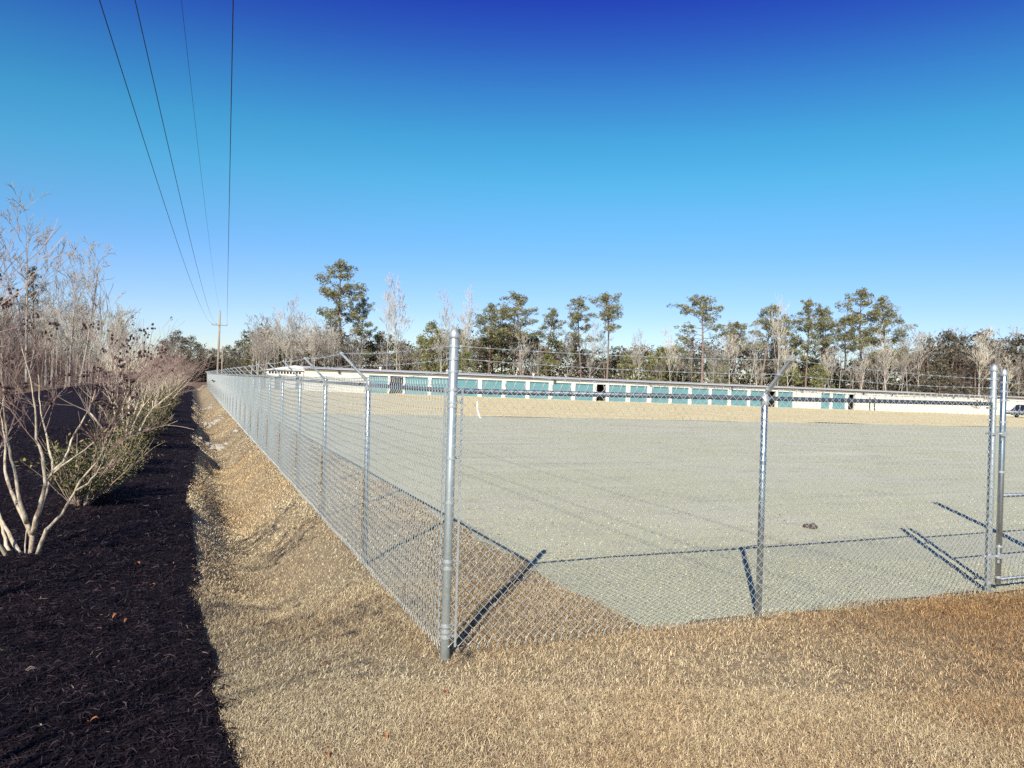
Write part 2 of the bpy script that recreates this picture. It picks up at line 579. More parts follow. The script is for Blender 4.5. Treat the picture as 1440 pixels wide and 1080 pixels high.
MU_COLS = [(.016, .010, .014), (.028, .018, .024), (.008, .005, .007), (.055, .037, .042), (.13, .095, .085), (.30, .23, .17)]
parts = []
for n, box, d0, d1, l_, w_ in ((120000, (-6.5, -1.4, -3.2, 3), 2.9, 6.5, .055, .0055), (90000, (-9, -1.4, -1, 8), 6.5, 11, .065, .008), (60000, (-13, -1.4, 3, 26), 11, 25, .085, .014)):
    x, y = scatter(n, *box, d0, d1, lambda x, y: x < mulch_edge(y) + nrg.normal(.0, .05, len(x)))
    c = palette(len(x), MU_COLS, [5, 4, 3, 1.2, .16, .05])
    z = np.where(x < mulch_edge(y) - .01, mulch_z(x, y), np.maximum(lawn_z(x, y) + .012, mulch_z(x, y)))
    parts.append(shreds(x, y, z, l_, w_, c))
off = 0
V, F, T = [], [], []
for v, f, t in parts:
    V.append(v); F.append(f + off); T.append(t)
    off += len(v)
o = link('mulch_shreds', np_mesh('mulch_shreds', np.concatenate(V), np.concatenate(F), M['shred'], np.concatenate(T)), kind='stuff')
tag(o, 'loose black shredded bark mulch covering the planting bed', 'mulch')


def stones(x, y, z, r_, cols):
    n = len(x)
    base = np.array([(1, 0, 0), (0, 1, 0), (-1, 0, 0), (0, -1, 0), (0, 0, 1), (0, 0, -1)], float)
    rr = r_ * nrg.uniform(.45, 1.5, n)
    a = nrg.uniform(0, 2 * np.pi, n)
    v = np.repeat(base[None], n, 0) * nrg.uniform(.6, 1.25, (n, 6, 1)) * nrg.uniform(.6, 1.2, (n, 1, 3))
    ca, sa = np.cos(a)[:, None], np.sin(a)[:, None]
    vx = v[:, :, 0] * ca - v[:, :, 1] * sa
    vy = v[:, :, 0] * sa + v[:, :, 1] * ca
    tz = nrg.uniform(-.5, .5, n)[:, None]
    v = np.stack([vx, vy, v[:, :, 2] * .75 + vx * tz], -1) * rr[:, None, None]
    v += np.stack([x, y, z + rr * .25], -1)[:, None]
    b = np.arange(n)[:, None] * 6
    F = []
    for k in range(4):
        F += [b + [k, (k + 1) % 4, 4], b + [(k + 1) % 4, k, 5]]
    return v.reshape(-1, 3), np.concatenate(F, 0), np.repeat(cols, 6, 0)


ST_COLS = [(.44, .425, .30), (.48, .46, .335), (.36, .345, .245), (.54, .52, .385), (.21, .195, .145)]


def on_gravel(x, y):
    edge = 1.66 + nrg.normal(0, .16, len(x))
    dd = (x - EYE.x) * _f.x + (y - EYE.y) * _f.y
    return (x > edge) & (y > nrg.normal(.05, .05, len(x))) & (nrg.uniform(0, 1, len(x)) < sstep(17, 8, dd) + .02)


parts = []
for n, box, d0, d1, r_ in ((45000, (1, 9, -.2, 6), 5, 9, .0095), (45000, (1, 13, 2, 16), 9, 18, .012)):
    x, y = scatter(n, *box, d0, d1, on_gravel)
    c = palette(len(x), ST_COLS, [4, 3, 2, 1, 1])
    parts.append(stones(x, y, np.where((x > 1.75) & (y > .2), gravel_z(x, y), lawn_z(x, y) + .01), r_, c))
off = 0
V, F, T = [], [], []
for v, f, t in parts:
    V.append(v); F.append(f + off); T.append(t)
    off += len(v)
o = link('loose_gravel', np_mesh('loose_gravel', np.concatenate(V), np.concatenate(F), M['stone'], np.concatenate(T)), kind='stuff')
tag(o, 'loose grey crushed stones on the lot inside the fence', 'gravel')

# ------------------------------------------------------------------ chain link fences
CELL = .0375          # half a diamond
RAIL_Z, FAB_TOP, FAB_BOT = 1.88, 1.925, .05
BAY = 2.8


def fabric(L, name, z0=FAB_BOT, z1=FAB_TOP, wr=.0023, seed=0):
    """zig-zag wires woven into diamonds in the x-z plane, x from 0 to L"""
    g = np.random.default_rng(seed)
    nw = int(round(L / CELL))
    nz = int(round((z1 - z0) / CELL))
    i = np.arange(nw)[:, None]
    j = np.arange(nz + 1)[None]
    X = (i + ((j + i) % 2)) * CELL + 0 * j
    Z = z0 + j * CELL + 0 * i
    X = X + .006 * np.sin(Z * 3 + i * .11) + g.normal(0, .0012, X.shape)
    Z = Z + .008 * np.sin(i * .09 + j * .05) + g.normal(0, .0012, X.shape)
    side = np.where((j + i) % 2 == 0, 1, -1)
    Y = wr * 1.1 * side * np.where((j % 2) == 0, 1, -1) + .012 * np.sin(i * .05 + 1) * np.sin(j * .11)
    P = np.stack([X, Y, Z], -1)                      # nw, nz+1, 3
    ring = np.array([(1, 0, 0), (0, 1, 0), (-1, 0, 0), (0, -1, 0)], float) * wr * np.array([1.25, 1, 1])
    v = P[:, :, None] + ring[None, None]
    nv = (nz + 1) * 4
    fs = []
    a = np.arange(nw)[:, None] * nv + np.arange(nz)[None] * 4
    for k in range(4):
        k2 = (k + 1) % 4
        fs.append(np.stack([a + k, a + k2, a + k2 + 4, a + k + 4], -1).reshape(-1, 4))
    V = [v.reshape(-1, 3)]
    F = [np.concatenate(fs, 0)]
    off = len(V[0])
    # twisted barb ends along both selvages
    for edge, dz in ((0, -1), (nz, 1)):
        for q in range(0, nw - 1):
            if (edge + q) % 2 == 0:
                continue
            p0 = P[q, edge]
            for sgn in (-1, 1):
                b0 = p0 + np.array([0, sgn * .002, 0])
                b1 = p0 + np.array([sgn * .004, 0, dz * .022])
                b2 = p0 + np.array([sgn * .012, 0, dz * .036])
                pts = np.stack([b0, b1, b2])
                vv = pts[:, None] + ring[None] * .9
                V.append(vv.reshape(-1, 3))
                fl = []
                for s_ in range(2):
                    for k in range(4):
                        k2 = (k + 1) % 4
                        fl.append((off + s_ * 4 + k, off + s_ * 4 + k2, off + s_ * 4 + 4 + k2, off + s_ * 4 + 4 + k))
                F.append(np.array(fl))
                off += 12
    return np_mesh(name, np.concatenate(V), np.concatenate(F), M['wire'])


def ring_mesh(r_, h_, t_=.004, lug=True):
    m = MB()
    n = 18
    prof = [(r_, -h_ / 2), (r_ + t_, -h_ / 2), (r_ + t_, h_ / 2), (r_, h_ / 2), (r_, -h_ / 2)]
    b0 = len(m.v)
    for a, z in prof:
        for k in range(n):
            an = 2 * math.pi * k / n
            m.v.append(Vector((a * math.cos(an), a * math.sin(an), z)))
    for i in range(4):
        for k in range(n):
            a0, a1 = b0 + i * n + k, b0 + i * n + (k + 1) % n
            m.f.append((a0, a1, a1 + n, a0 + n))
    if lug:
        m.box(r_ - .001, r_ + .030, -.005, .005, -h_ / 2 + .001, h_ / 2 - .001)
        m.tube([(r_ + .02, -.016, 0), (r_ + .02, .016, 0)], .006, 6)
    return m.mesh('tension_band', M['galv_bright'], False)


def dome_cap(r_, name='post_cap'):
    m = MB().lathe([(r_ + .003, -.035), (r_ + .005, -.03), (r_ + .005, .0), (r_ * .93, .016), (r_ * .6, .032), (r_ * .2, .04), (.002, .041)], n=18)
    return m.mesh(name, M['galv_bright'], True)


def barbed(points, seedv):
    g = random.Random(seedv)
    m = MB()
    pts = []
    for a, b in zip(points[:-1], points[1:]):
        a, b = Vector(a), Vector(b)
        k = max(2, int((b - a).length / .35))
        for q in range(k):
            t = q / k
            p = a.lerp(b, t)
            p.z -= .022 * 4 * t * (1 - t)
            pts.append(p)
    pts.append(Vector(points[-1]))
    far = [i for i, p in enumerate(pts)]
    m.tube(pts, .0021, 4)
    # barbs
    dist, nxt = 0.0, .06
    for a, b in zip(pts[:-1], pts[1:]):
        L = (b - a).length
        while nxt < dist + L:
            p = a.lerp(b, (nxt - dist) / L)
            if (p - EYE).length < 40:
                t = (b - a).normalized()
                u_ = t.cross(Vector((0, 0, 1))).normalized()
                an = g.uniform(0, 3.14)
                for q in range(2):
                    d = (u_ * math.cos(an + q * 1.4) + Vector((0, 0, 1)) * math.sin(an + q * 1.4)) + t * .4 * (q - .5)
                    m.tube([p - d * .017, p + d * .017], .0016, 3, cap=False)
                m.tube([p - t * .010, p + t * .010], .0045, 5)
            nxt += .127
        dist += L
    return m


def arm_mesh(outward):
    """pressed steel arm rising 45 degrees outward from a cast socket"""
    o_ = Vector(outward).normalized()
    d = (o_ + Vector((0, 0, 1))).normalized()
    s = o_.cross(Vector((0, 0, 1)))
    nrm = d.cross(s)
    m = MB()
    a, L = Vector((0, 0, .03)), .43
    c = a + d * L / 2
    m.quad_box(c + nrm * .010, .032, L, .003, (s, d, nrm))
    m.quad_box(c + s * .0165, .003, L, .024, (s, d, nrm))
    m.quad_box(c - s * .0165, .003, L, .024, (s, d, nrm))
    for t in (.16, .58, .97):
        m.quad_box(a + d * L * t, .040, .012, .030, (s, d, nrm))
    return m.mesh('barb_arm', M['galv_bright'])


def socket_mesh(r_):
    m = MB().lathe([(r_ + .003, -.06), (r_ + .006, -.055), (r_ + .006, -.01), (r_ * .95, .01), (.028, .02), (.024, .055), (.004, .062)], n=14)
    m.tube([(-.04, 0, .0), (.04, 0, 0)], .026, 10)
    return m.mesh('post_cap', M['galv_bright'], True)


def tube_mesh(r_, z0, z1, name='post', mt='galv'):
    return MB().lathe([(r_ * .9, z0), (r_, z0 + .003), (r_, z1 - .003), (r_ * .9, z1)], n=20).mesh(name, M[mt], True)


def tie_mesh(r_):
    return MB().tube([(r_ * 1.05 * math.cos(a), r_ * 1.05 * math.sin(a), .004 * math.sin(a)) for a in np.linspace(0, 6.28, 13)], .0022, 4, cap=False).mesh('wire_tie', M['wire'])


CR, LR, RR = .033, .0275, .0195          # corner post, line post, rail radii
STRANDS = (.16, .58, .97)

# front fence, running east from the corner
ff = thing('chain_link_fence', (0, 0, 0), 'short galvanised chain link fence run between tall corner post and gate', 'fence', 'chain link fence runs')
FAB_FRONT = fabric(BAY, 'mesh_panel', seed=1)
GATE_X = 2 * BAY + .07
for k in range(2):
    o = link('mesh_panel', FAB_FRONT if k == 0 else fabric(BAY + .04, 'mesh_panel', seed=2), ff, (k * BAY + .01, -.034, 0), kind='stuff')
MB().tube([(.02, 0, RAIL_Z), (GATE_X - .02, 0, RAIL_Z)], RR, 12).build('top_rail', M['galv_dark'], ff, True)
cp = link('corner_post', tube_mesh(CR, -.35, 2.29, 'corner_post', 'galv_dull'), ff, (0, 0, 0))
link('post_cap', dome_cap(CR), cp, (0, 0, 2.29))
band_c = ring_mesh(CR, .022)
for q, z in enumerate((2.20, 2.11, 2.02, 1.89, 1.80, 1.77, 1.40, 1.08, .66, .61, .20, .16, .12)):
    b = link('tension_band', band_c, cp, (0, 0, z))
    b.rotation_euler = (0, 0, 0 if q % 2 == 0 else R(90))
for rz, px_ in ((0, (.062, -.034)), (1, (-.034, .062))):
    MB().box(px_[0] - .008, px_[0] + .008, px_[1] - .003, px_[1] + .003, .05, 1.9).build('tension_bar', M['galv_bright'], ff)
lp = link('line_post', tube_mesh(LR, -.35, 1.86, 'line_post'), ff, (BAY + .01, .004, 0))
link('post_cap', socket_mesh(LR), lp, (0, 0, RAIL_Z))
ARM_FRONT = arm_mesh((0, -1, 0))
link('barb_arm', ARM_FRONT, lp, (0, 0, RAIL_Z))
tie = tie_mesh(LR + .006)
for z in (.3, .65, 1.0, 1.35, 1.7):
    link('wire_tie', tie, lp, (0, -.006, z))
gp = link('gate_post', tube_mesh(CR * .94, -.35, 2.24, 'gate_post', 'galv_dull'), ff, (GATE_X, 0, 0))
link('post_cap', dome_cap(CR * .94), gp, (0, 0, 2.24))
band_g = ring_mesh(CR * .94, .022)
for q, z in enumerate((2.13, 2.04, 1.95, 1.84, 1.72, 1.40, 1.05, .70, .36, .10)):
    b = link('tension_band', band_g, gp, (0, 0, z))
    b.rotation_euler = (0, 0, R(180) if q % 3 else R(150))
MB().box(GATE_X - .06, GATE_X - .045, -.038, -.032, .05, 1.9).build('tension_bar', M['galv_bright'], ff)
dvec = Vector((0, -1, 1)).normalized()
for q, (t, z0, z1) in enumerate(zip(STRANDS, (2.02, 2.11, 2.20), (1.95, 2.04, 2.13))):
    a = Vector((BAY + .01, .004, RAIL_Z + .03)) + dvec * .43 * t
    barbed([(CR + .03, 0, z0), a, (GATE_X - CR - .02, 0, z1)], q).build('barbed_wire', M['wire'], ff)

# long fence, running north beside the swale
NB = 35
FEND = NB * BAY
lf = thing('chain_link_fence', (0, 0, 0), 'very long galvanised chain link fence with leaning barbed wire arms beside the grassy ditch', 'fence', 'chain link fence runs')
fabs = [fabric(BAY, 'mesh_panel', seed=s) for s in (5, 6, 7)]
for k in range(NB):
    o = link('mesh_panel', fabs[k % 3], lf, (-.034, k * BAY + (.01 if k == 0 else 0), 0), kind='stuff')
    o.rotation_euler = (0, 0, R(90))
MB().tube([(0, .02 + FEND * t / 20, RAIL_Z) for t in range(21)], RR, 10).build('top_rail', M['galv'], lf, True)
lp_me, so_me, ar_me = tube_mesh(LR, -.35, 1.86, 'line_post'), socket_mesh(LR), arm_mesh((-1, 0, 0))
dl = Vector((-1, 0, 1)).normalized()
tips = {t: [] for t in STRANDS}
for k in range(1, NB):
    y = k * BAY
    p = link('line_post', lp_me, lf, (.004, y, 0))
    p.rotation_euler = (R(rnd.uniform(-.5, .5)), R(rnd.uniform(-.5, .5)), 0)
    c = link('post_cap', so_me, p, (0, 0, RAIL_Z))
    c.rotation_euler = (0, 0, R(90))
    link('barb_arm', ar_me, p, (0, 0, RAIL_Z))
    if k < 5:
        for z in (.3, .65, 1.0, 1.35, 1.7):
            link('wire_tie', tie, p, (-.006, 0, z))
    for t in STRANDS:
        tips[t].append(Vector((.004, y, RAIL_Z + .03)) + dl * .43 * t)
ep = link('end_post', tube_mesh(CR, -.35, 2.25, 'end_post'), lf, (0, FEND, 0))
link('post_cap', dome_cap(CR), ep, (0, 0, 2.25))
for q, (t, z0) in enumerate(zip(STRANDS, (2.02, 2.11, 2.20))):
    barbed([(0, CR + .03, z0)] + tips[t] + [(0, FEND - .05, z0)], 10 + q).build('barbed_wire', M['wire'], lf)

# the gate leaf, closed in line with the front fence
GX0, GX1 = GATE_X + .15, GATE_X + 3.3
gt = thing('swing_gate', (GX0, 0, 0), 'galvanised chain link gate leaf with horizontal mid rail hung on the gate post', 'gate')
SR = .0275
st_me = tube_mesh(SR, .07, 2.20, 'stile')
for k, x in enumerate((0, GX1 - GX0)):
    s_ = link('stile', st_me, gt, (x, 0, 0))
    link('post_cap', dome_cap(SR), s_, (0, 0, 2.20))
    bm_ = ring_mesh(SR, .02)
    for z in (2.10, 2.01, 1.92, 1.70, 1.2, .45, .14):
        b = link('tension_band', bm_, s_, (0, 0, z))
        b.rotation_euler = (0, 0, 0 if k == 0 else R(180))
for z in (1.80, .96, .115):
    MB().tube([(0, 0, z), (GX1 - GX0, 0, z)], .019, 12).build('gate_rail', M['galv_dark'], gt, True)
link('mesh_panel', fabric(GX1 - GX0 - .08, 'mesh_panel', .11, 1.84, seed=9), gt, (.04, -.03, 0), kind='stuff')
for q, z in enumerate((1.92, 2.01, 2.10)):
    barbed([(SR, 0, z), (GX1 - GX0 - SR, 0, z)], 30 + q).build('barbed_wire', M['wire'], gt)
for z in (1.585, .36):
    h_ = MB()
    h_.quad_box((-.15, 0, z), .085, .085, .026)
    h_.tube([(-.11, -.02, z), (-.04, -.03, z)], .009, 8)
    h_.tube([(-.10, -.03, z), (-.02, -.03, z)], .010, 8)
    h_.tube([(-.045, -.03, z - .07), (-.045, -.03, z + .09)], .011, 8)
    h_.tube([(-.17, -.03, z), (-.10, -.03, z)], .009, 8)
    h_.quad_box((0, 0, z), .070, .070, .036)
    h_.quad_box((-.045, -.045, z), .05, .018, .045)
    h_.build('hinge', M['galv_bright'], gt)

# taller drive post standing past the frame, whose shadow falls on the gravel
dp = thing('gate_support_post', (7.85, .75, 0), 'tall thick galvanised support post standing behind the gate leaf', 'post')
link('post', tube_mesh(.055, -.3, 3.1, 'post'), dp)
link('post_cap', dome_cap(.055), dp, (0, 0, 3.1))

# ------------------------------------------------------------------ storage buildings
BL = at(427, 549.5, 92.0)
BRr = at(1393, 583, 114.0)
BL.z, BRr.z = float(base_z(BL.x, BL.y)) + .02, float(base_z(BRr.x, BRr.y)) + .02
bdir = (BRr - BL)
slope = bdir.z / math.hypot(bdir.x, bdir.y)
bd2 = Vector((bdir.x, bdir.y, 0)).normalized()
bang = math.atan2(bd2.y, bd2.x)


def u_of(px):
    """distance along the front wall where the photo column px meets it"""
    d = at(px, 560, 1.0) - EYE
    # EYE + s*d = BL + u*bd2 in plan
    det = d.x * (-bd2.y) - d.y * (-bd2.x)
    ex, ey = BL.x - EYE.x, BL.y - EYE.y
    return (d.x * ey - d.y * ex) / det


def ridged(name, base, pitch):
    m = mat(name, base, rough=.5, noise=[(1.0, tuple(c * .9 for c in base), .42, .65)], spec=.4)
    t = m.node_tree
    b = t.nodes['Principled BSDF']
    wv = t.nodes.new('ShaderNodeTexWave')
    wv.bands_direction = 'X' if pitch > 0 else 'Z'
    wv.inputs['Scale'].default_value = 2 * math.pi / 20 / abs(pitch)
    tc = t.nodes.new('ShaderNodeTexCoord')
    t.links.new(tc.outputs['Object'], wv.inputs[0])
    bp = t.nodes.new('ShaderNodeBump')
    bp.inputs['Strength'].default_value = .8
    bp.inputs['Distance'].default_value = .03
    t.links.new(wv.outputs['Fac'], bp.inputs['Height'])
    t.links.new(bp.outputs[0], b.inputs['Normal'])
    return m


M['ribbed'] = ridged('ribbed_white_wall', (.68, .66, .58), .3)
M['teal_slat'] = ridged('teal_slatted_door', (.125, .28, .315), -.16)

EAVE, DEEP, BLEN = 2.75, 12.0, u_of(1475)
sb = thing('storage_building', BL, 'long low self storage building with white pilasters and a row of teal roll-up doors', 'building', rz=bang)
sb.rotation_euler = (0, -math.atan(slope), bang)


def bb(x0, x1, y0, y1, z0, z1):
    return MB().box(x0, x1, y0, y1, z0, z1)


# local axes: x along the front, -y towards the lot (front face at y=0), z up
DOORS = [(518, 544.5), (569, 601), (606, 635), (640, 671.5)]
cs = [674.4, 708, 741.5, 774, 805.8, 836.7]
DOORS += [(a + 2.8, b - 2.8) for a, b in zip(cs[:-1], cs[1:])]
DOORS += [(856, 880), (886, 910), (916, 940.5), (944.5, 968), (972.5, 996.5), (1000.5, 1023.5), (1028, 1051), (1055, 1074), (1094, 1115), (1155, 1167), (1171, 1189)]
OPENS = [(547.5, 566), (838.5, 852), (1079, 1091), (1193, 1202)]
HD, HO = 2.12, 2.2
openings = sorted([(u_of(a), u_of(b), 'd') for a, b in DOORS] + [(u_of(a), u_of(b), 'o') for a, b in OPENS])
prev = 0.0
for a, b, kind in openings + [(BLEN, BLEN, 'e')]:
    wdt = a - prev
    if wdt > .02:
        nm = 'pilaster' if wdt < 1.2 else 'wall_panel'
        bb(prev + .002, a - .002, .0 if nm == 'pilaster' else .03, .35, 0, HO).build(nm, M['white_metal'] if nm == 'pilaster' else M['ribbed'], sb)
    if kind == 'd':
        d_ = bb(a, b, .16, .20, 0, HD).build('roll_up_door', M['teal_slat'], sb)
        bb(a, b, .10, .158, 0.0, .09).build('bottom_bar', M['teal'], d_)
        bb(a, b, .05, .35, HD + .003, HO).build('door_header', M['teal'], sb)
    elif kind == 'o':
        bb(a, b, 2.2, 2.25, 0, HO).build('hallway_back', M['dark'], sb)
        bb(a + .02, a + .06, .36, 2.19, 0, HO).build('hallway_side', M['dark'], sb)
        bb(b - .06, b - .02, .36, 2.19, 0, HO).build('hallway_side', M['dark'], sb)
    prev = b
bb(0, BLEN, -.02, .34, HO + .003, EAVE - .12).build('fascia', M['white_metal'], sb)
bb(-.1, BLEN + .1, -.30, -.18, EAVE - .17, EAVE - .05).build('gutter', M['gutter'], sb)
bb(0, .25, .36, DEEP, 0, EAVE - .1).build('end_wall', M['ribbed'], sb)
bb(BLEN - .25, BLEN, .36, DEEP, 0, EAVE - .1).build('end_wall', M['ribbed'], sb)
bb(.26, BLEN - .26, DEEP - .25, DEEP, 0, EAVE - .1).build('rear_wall', M['ribbed'], sb)
rf = MB()
for x in (-.2, BLEN + .2):
    rf.v += [Vector((x, -.35, EAVE)), Vector((x, DEEP / 2, EAVE + .28)), Vector((x, DEEP + .35, EAVE)),
             Vector((x, DEEP + .35, EAVE - .10)), Vector((x, DEEP / 2, EAVE + .18)), Vector((x, -.35, EAVE - .04))]
rf.f += [(0, 1, 4, 5), (1, 2, 3, 4), (6, 11, 10, 7), (7, 10, 9, 8)] + [(k, 6 + k, 6 + (k + 1) % 6, (k + 1) % 6) for k in range(6)]
rf.build('roof', M['roof'], sb)
bb(-.2, BLEN + .2, -.39, -.355, EAVE - .045, EAVE + .015).build('roof_trim', M['roof_trim'], sb)
bb(-1, BLEN + 1, -2.2, -.01, -.12, -.02).build('apron', M['concrete'], sb)
for px in (476, 779, 914, 1028, 1127, 1213, 1253, 1340):
    u = u_of(px)
    l_ = MB().box(u - .14, u + .14, -.20, -.03, EAVE - .48, EAVE - .26)
    l_.box(u - .05, u + .05, -.32, -.20, EAVE - .40, EAVE - .33)
    l_.build('wall_light', M['gutter'], sb)
for px in (1223, 1230, 1413):
    u = u_of(px)
    bb(u - .06, u + .06, -.10, .028, 0, 1.9).build('downspout', M['gutter'], sb)
for px in (536, 634, 760):
    u = u_of(px)
    MB().lathe([(.12, 0), (.12, .25), (.2, .26), (.2, .38), (.05, .45)], (u, 4, EAVE + .15), 10).build('roof_vent', M['white_metal'], sb)

# second building past the left end of the long one
b2 = thing('storage_building', (0, 0, 0), 'smaller pale storage shed with row of small dark vents under its gable', 'building')
c2 = at(374, 549, 104)
e2 = at(426, 549, 103)
b2.location = (c2.x, c2.y, float(base_z(c2.x, c2.y)) + .05)
L2 = math.hypot(e2.x - c2.x, e2.y - c2.y)
b2.rotation_euler = (0, 0, math.atan2(e2.y - c2.y, e2.x - c2.x))
bb(0, L2, 0, 9, 0, 2.45).build('wall', M['ribbed'], b2)
r2 = MB()
for y in (-.3, 9.3):
    r2.v += [Vector((-.3, y, 2.46)), Vector((L2 * .78, y, 3.15)), Vector((L2 + .3, y, 2.9)), Vector((L2 + .3, y, 2.46))]
r2.f += [(0, 1, 2, 3), (7, 6, 5, 4)] + [(k, 4 + k, 4 + (k + 1) % 4, (k + 1) % 4) for k in range(4)]
r2.build('roof', M['roof'], b2)
for k in range(11):
    u = .5 + k * (L2 - 1) / 10.0
    bb(u - .13, u + .13, -.06, -.004, 2.0, 2.28).build('vent', M['dark'], b2)
for u in (1.7, L2 - .6):
    bb(u - .45, u + .45, -.05, -.003, 0, 1.5).build('door', M['gutter'], b2)

# ------------------------------------------------------------------ dark suv by the storage building
cpos = at(1449, 585, 99)
cz = float(base_z(cpos.x, cpos.y)) + .09
car = thing('parked_car', (cpos.x, cpos.y, cz), 'dark parked car in front of the storage building beyond the gate', 'car', rz=bang)
prof = [(-2.2, .35), (-2.25, .6), (-2.2, .95), (-1.95, 1.08), (-1.55, 1.58), (-1.2, 1.66), (.35, 1.64), (.6, 1.58), (1.15, 1.08), (2.05, .92), (2.22, .7), (2.22, .4), (2.1, .3), (-2.1, .3)]
cb = MB()
for y, s_ in ((-.88, 1), (.88, 1)):
    for x, z in prof:
        cb.v.append(Vector((x, y * (1 - .16 * max(0, (z - .95) / .7)), z)))
n_ = len(prof)
cb.f += [tuple(reversed(range(n_))), tuple(range(n_, 2 * n_))] + [(k, (k + 1) % n_, n_ + (k + 1) % n_, n_ + k) for k in range(n_)]
cb.build('body', M['car_paint'], car)
for x0, x1, x2, x3 in ((-1.75, -1.5, -.75, -.75), (-.68, -.68, .05, .05), (.12, .12, .5, .95)):
    for s_ in (-1, 1):
        m_ = MB()
        for x, z in ((x0, 1.1), (x3, 1.1), (x2, 1.56), (x1, 1.56)):
            m_.v.append(Vector((x, s_ * (.885 * (1 - .16 * (z - .95) / .7) + .006), z)))
        for x, z in ((x0, 1.1), (x3, 1.1), (x2, 1.56), (x1, 1.56)):
            m_.v.append(Vector((x, s_ * (.885 * (1 - .16 * (z - .95) / .7) - .02), z)))
        m_.f += [(0, 1, 2, 3), (7, 6, 5, 4)] + [(k, 4 + k, 4 + (k + 1) % 4, (k + 1) % 4) for k in range(4)]
        m_.build('side_window', M['glass'], car)
for x in (-1.35, 1.35):
    for y in (-.82, .82):
        wv_ = MB().tube([(x, y - .11, .34), (x, y + .11, .34)], .34, 20).build('wheel', M['tyre'], car)
        MB().tube([(x, y - .125, .34), (x, y + .125, .34)], .21, 16).build('rim', M['chrome'], wv_)
for y in (-.65, .65):
    bb(2.19, 2.24, y - .16, y + .16, .68, .82).build('headlight', M['lamp_clear'], car)
    bb(-2.26, -2.21, y - .13, y + .13, .78, .95).build('tail_light', M['lamp_red'], car)

# ------------------------------------------------------------------ poles, wires, lamp, stakes
PD = 110.0
pole_p = at(305, 548, PD)
pole_p.z = 0
pole_top = at(309, 438, PD).z
pl = thing('utility_pole', (pole_p.x, pole_p.y, 0), 'tall weathered wooden utility pole with crossarm past the end of the long fence', 'utility pole')
lean_x = .012
MB().tube([(0, 0, -.5), (lean_x * 5, 0, 5), (lean_x * pole_top, 0, pole_top)], [.17, .145, .11], 12).build('pole', M['pole'], pl, True)
CAZ = at(300, 457, PD).z
ca = MB().quad_box((.11, -.13, CAZ), 2.1, .10, .12).build('crossarm', M['pole'], pl)
for x in (-.9, -.35, 1.12):
    MB().lathe([(.02, 0), (.05, .03), (.03, .07), (.055, .1), (.03, .14), (.05, .17), (.01, .2)], (x, -.13, CAZ + .06), 10).build('insulator', M['porcelain'], ca)
MB().lathe([(.02, 0), (.05, .03), (.03, .07), (.055, .1), (.03, .14), (.05, .17), (.01, .2)], (lean_x * pole_top, 0, pole_top), 10).build('insulator', M['porcelain'], pl)
p2 = at(311.5, 540, 165)
pl2 = thing('utility_pole', (p2.x, p2.y, 0), 'farther grey utility pole almost hidden behind the nearer wooden pole', 'utility pole')
MB().tube([(0, 0, -.5), (0, 0, 8.0)], [.18, .13], 10).build('pole', M['pole'], pl2, True)
MB().quad_box((.2, -.1, 7.2), 1.5, .1, .11).build('crossarm', M['pole'], pl2)
MB().quad_box((.3, -.1, 6.3), 1.2, .1, .11).build('crossarm', M['pole'], pl2)

WL = [('leftmost', 140, (-.9, -.13, CAZ + .26), 0.7, .008, 'leftmost of the overhead power lines, heavy black and sagging to the crossarm'),
      ('mid', 190, (-.35, -.13, CAZ + .26), .7, .0075, 'heavy black overhead power line strung second from the wood'),
      ('thin', 255, (lean_x * pole_top, 0, pole_top + .2), .5, .0045, 'thinnest overhead wire, faint line running to the pole top'),
      ('right', 328, (1.12, -.13, CAZ + .26), .7, .0085, 'heavy black overhead power line hanging closest to the long fence')]
LABW = ['heavy black sagging power line strung nearest the woods', 'heavy black power line strung between the thin wire and the wood side line',
        'thinnest overhead wire, running up to the top of the utility pole', 'heavy black power line hanging nearest above the long fence']
for q, (nm, px0, pend, sagk, rad_, _l) in enumerate(WL):
    pe = Vector((pole_p.x, pole_p.y, 0)) + Vector(pend)
    hn = 5.5 if q != 2 else 7.6                # metres above the eye where the line leaves the picture's top
    dep0 = hn / ((521 + .03 * (px0 - 140)) / FPX)
    pn = at(px0, 0, dep0)
    span = pe - pn
    pts = []
    ext = 1.35
    sagm = 1.15 if q != 2 else 1.0
    for k in range(61):
        t = 1 - ext * (k / 60) ** 1.3        # 1 at the pole, below 0 behind the camera
        p = pn + span * t
        p.z -= sagm * 4 * max(t, -.35) * (1 - t) * (1 if t >= 0 else .9)
        pts.append(p)
    tag(MB().tube(pts, rad_, 6).build('power_line', M['cable']), LABW[q], 'wire', 'overhead power lines')

lp_ = at(1388, 556, 128)
lz = float(base_z(lp_.x, lp_.y))
lamp = thing('yard_lamp', (lp_.x, lp_.y, lz), 'slim white yard lamp pole with short arm standing behind the storage building', 'lamp post')
ht = at(1388, 523, 128).z - lz
MB().tube([(0, 0, -.2), (0, 0, ht)], [.11, .08], 10).build('pole', M['white_plastic'], lamp, True)
MB().quad_box((-.35, .1, ht - .02), .75, .28, .12).build('lamp_head', M['white_metal'], lamp)

sp = at(676, 588, 41)
spz = float(base_z(sp.x, sp.y))
pts = [at(676, 588, 41), at(673, 580, 41), at(671, 571, 41), at(671.5, 563, 41)]
st = thing('marker_stake', (pts[0].x, pts[0].y, spz), 'bent white plastic marker stake at edge of gravel and straw', 'stake')
MB().tube([Vector(p) - pts[0] + Vector((0, 0, -.05)) for p in pts], .055, 8).build('stake', M['white_plastic'], st, True)
MB().tube([Vector((0, 0, -.1)), Vector((0, 0, .06))], [.10, .06], 8).build('base', M['white_plastic'], st, True)


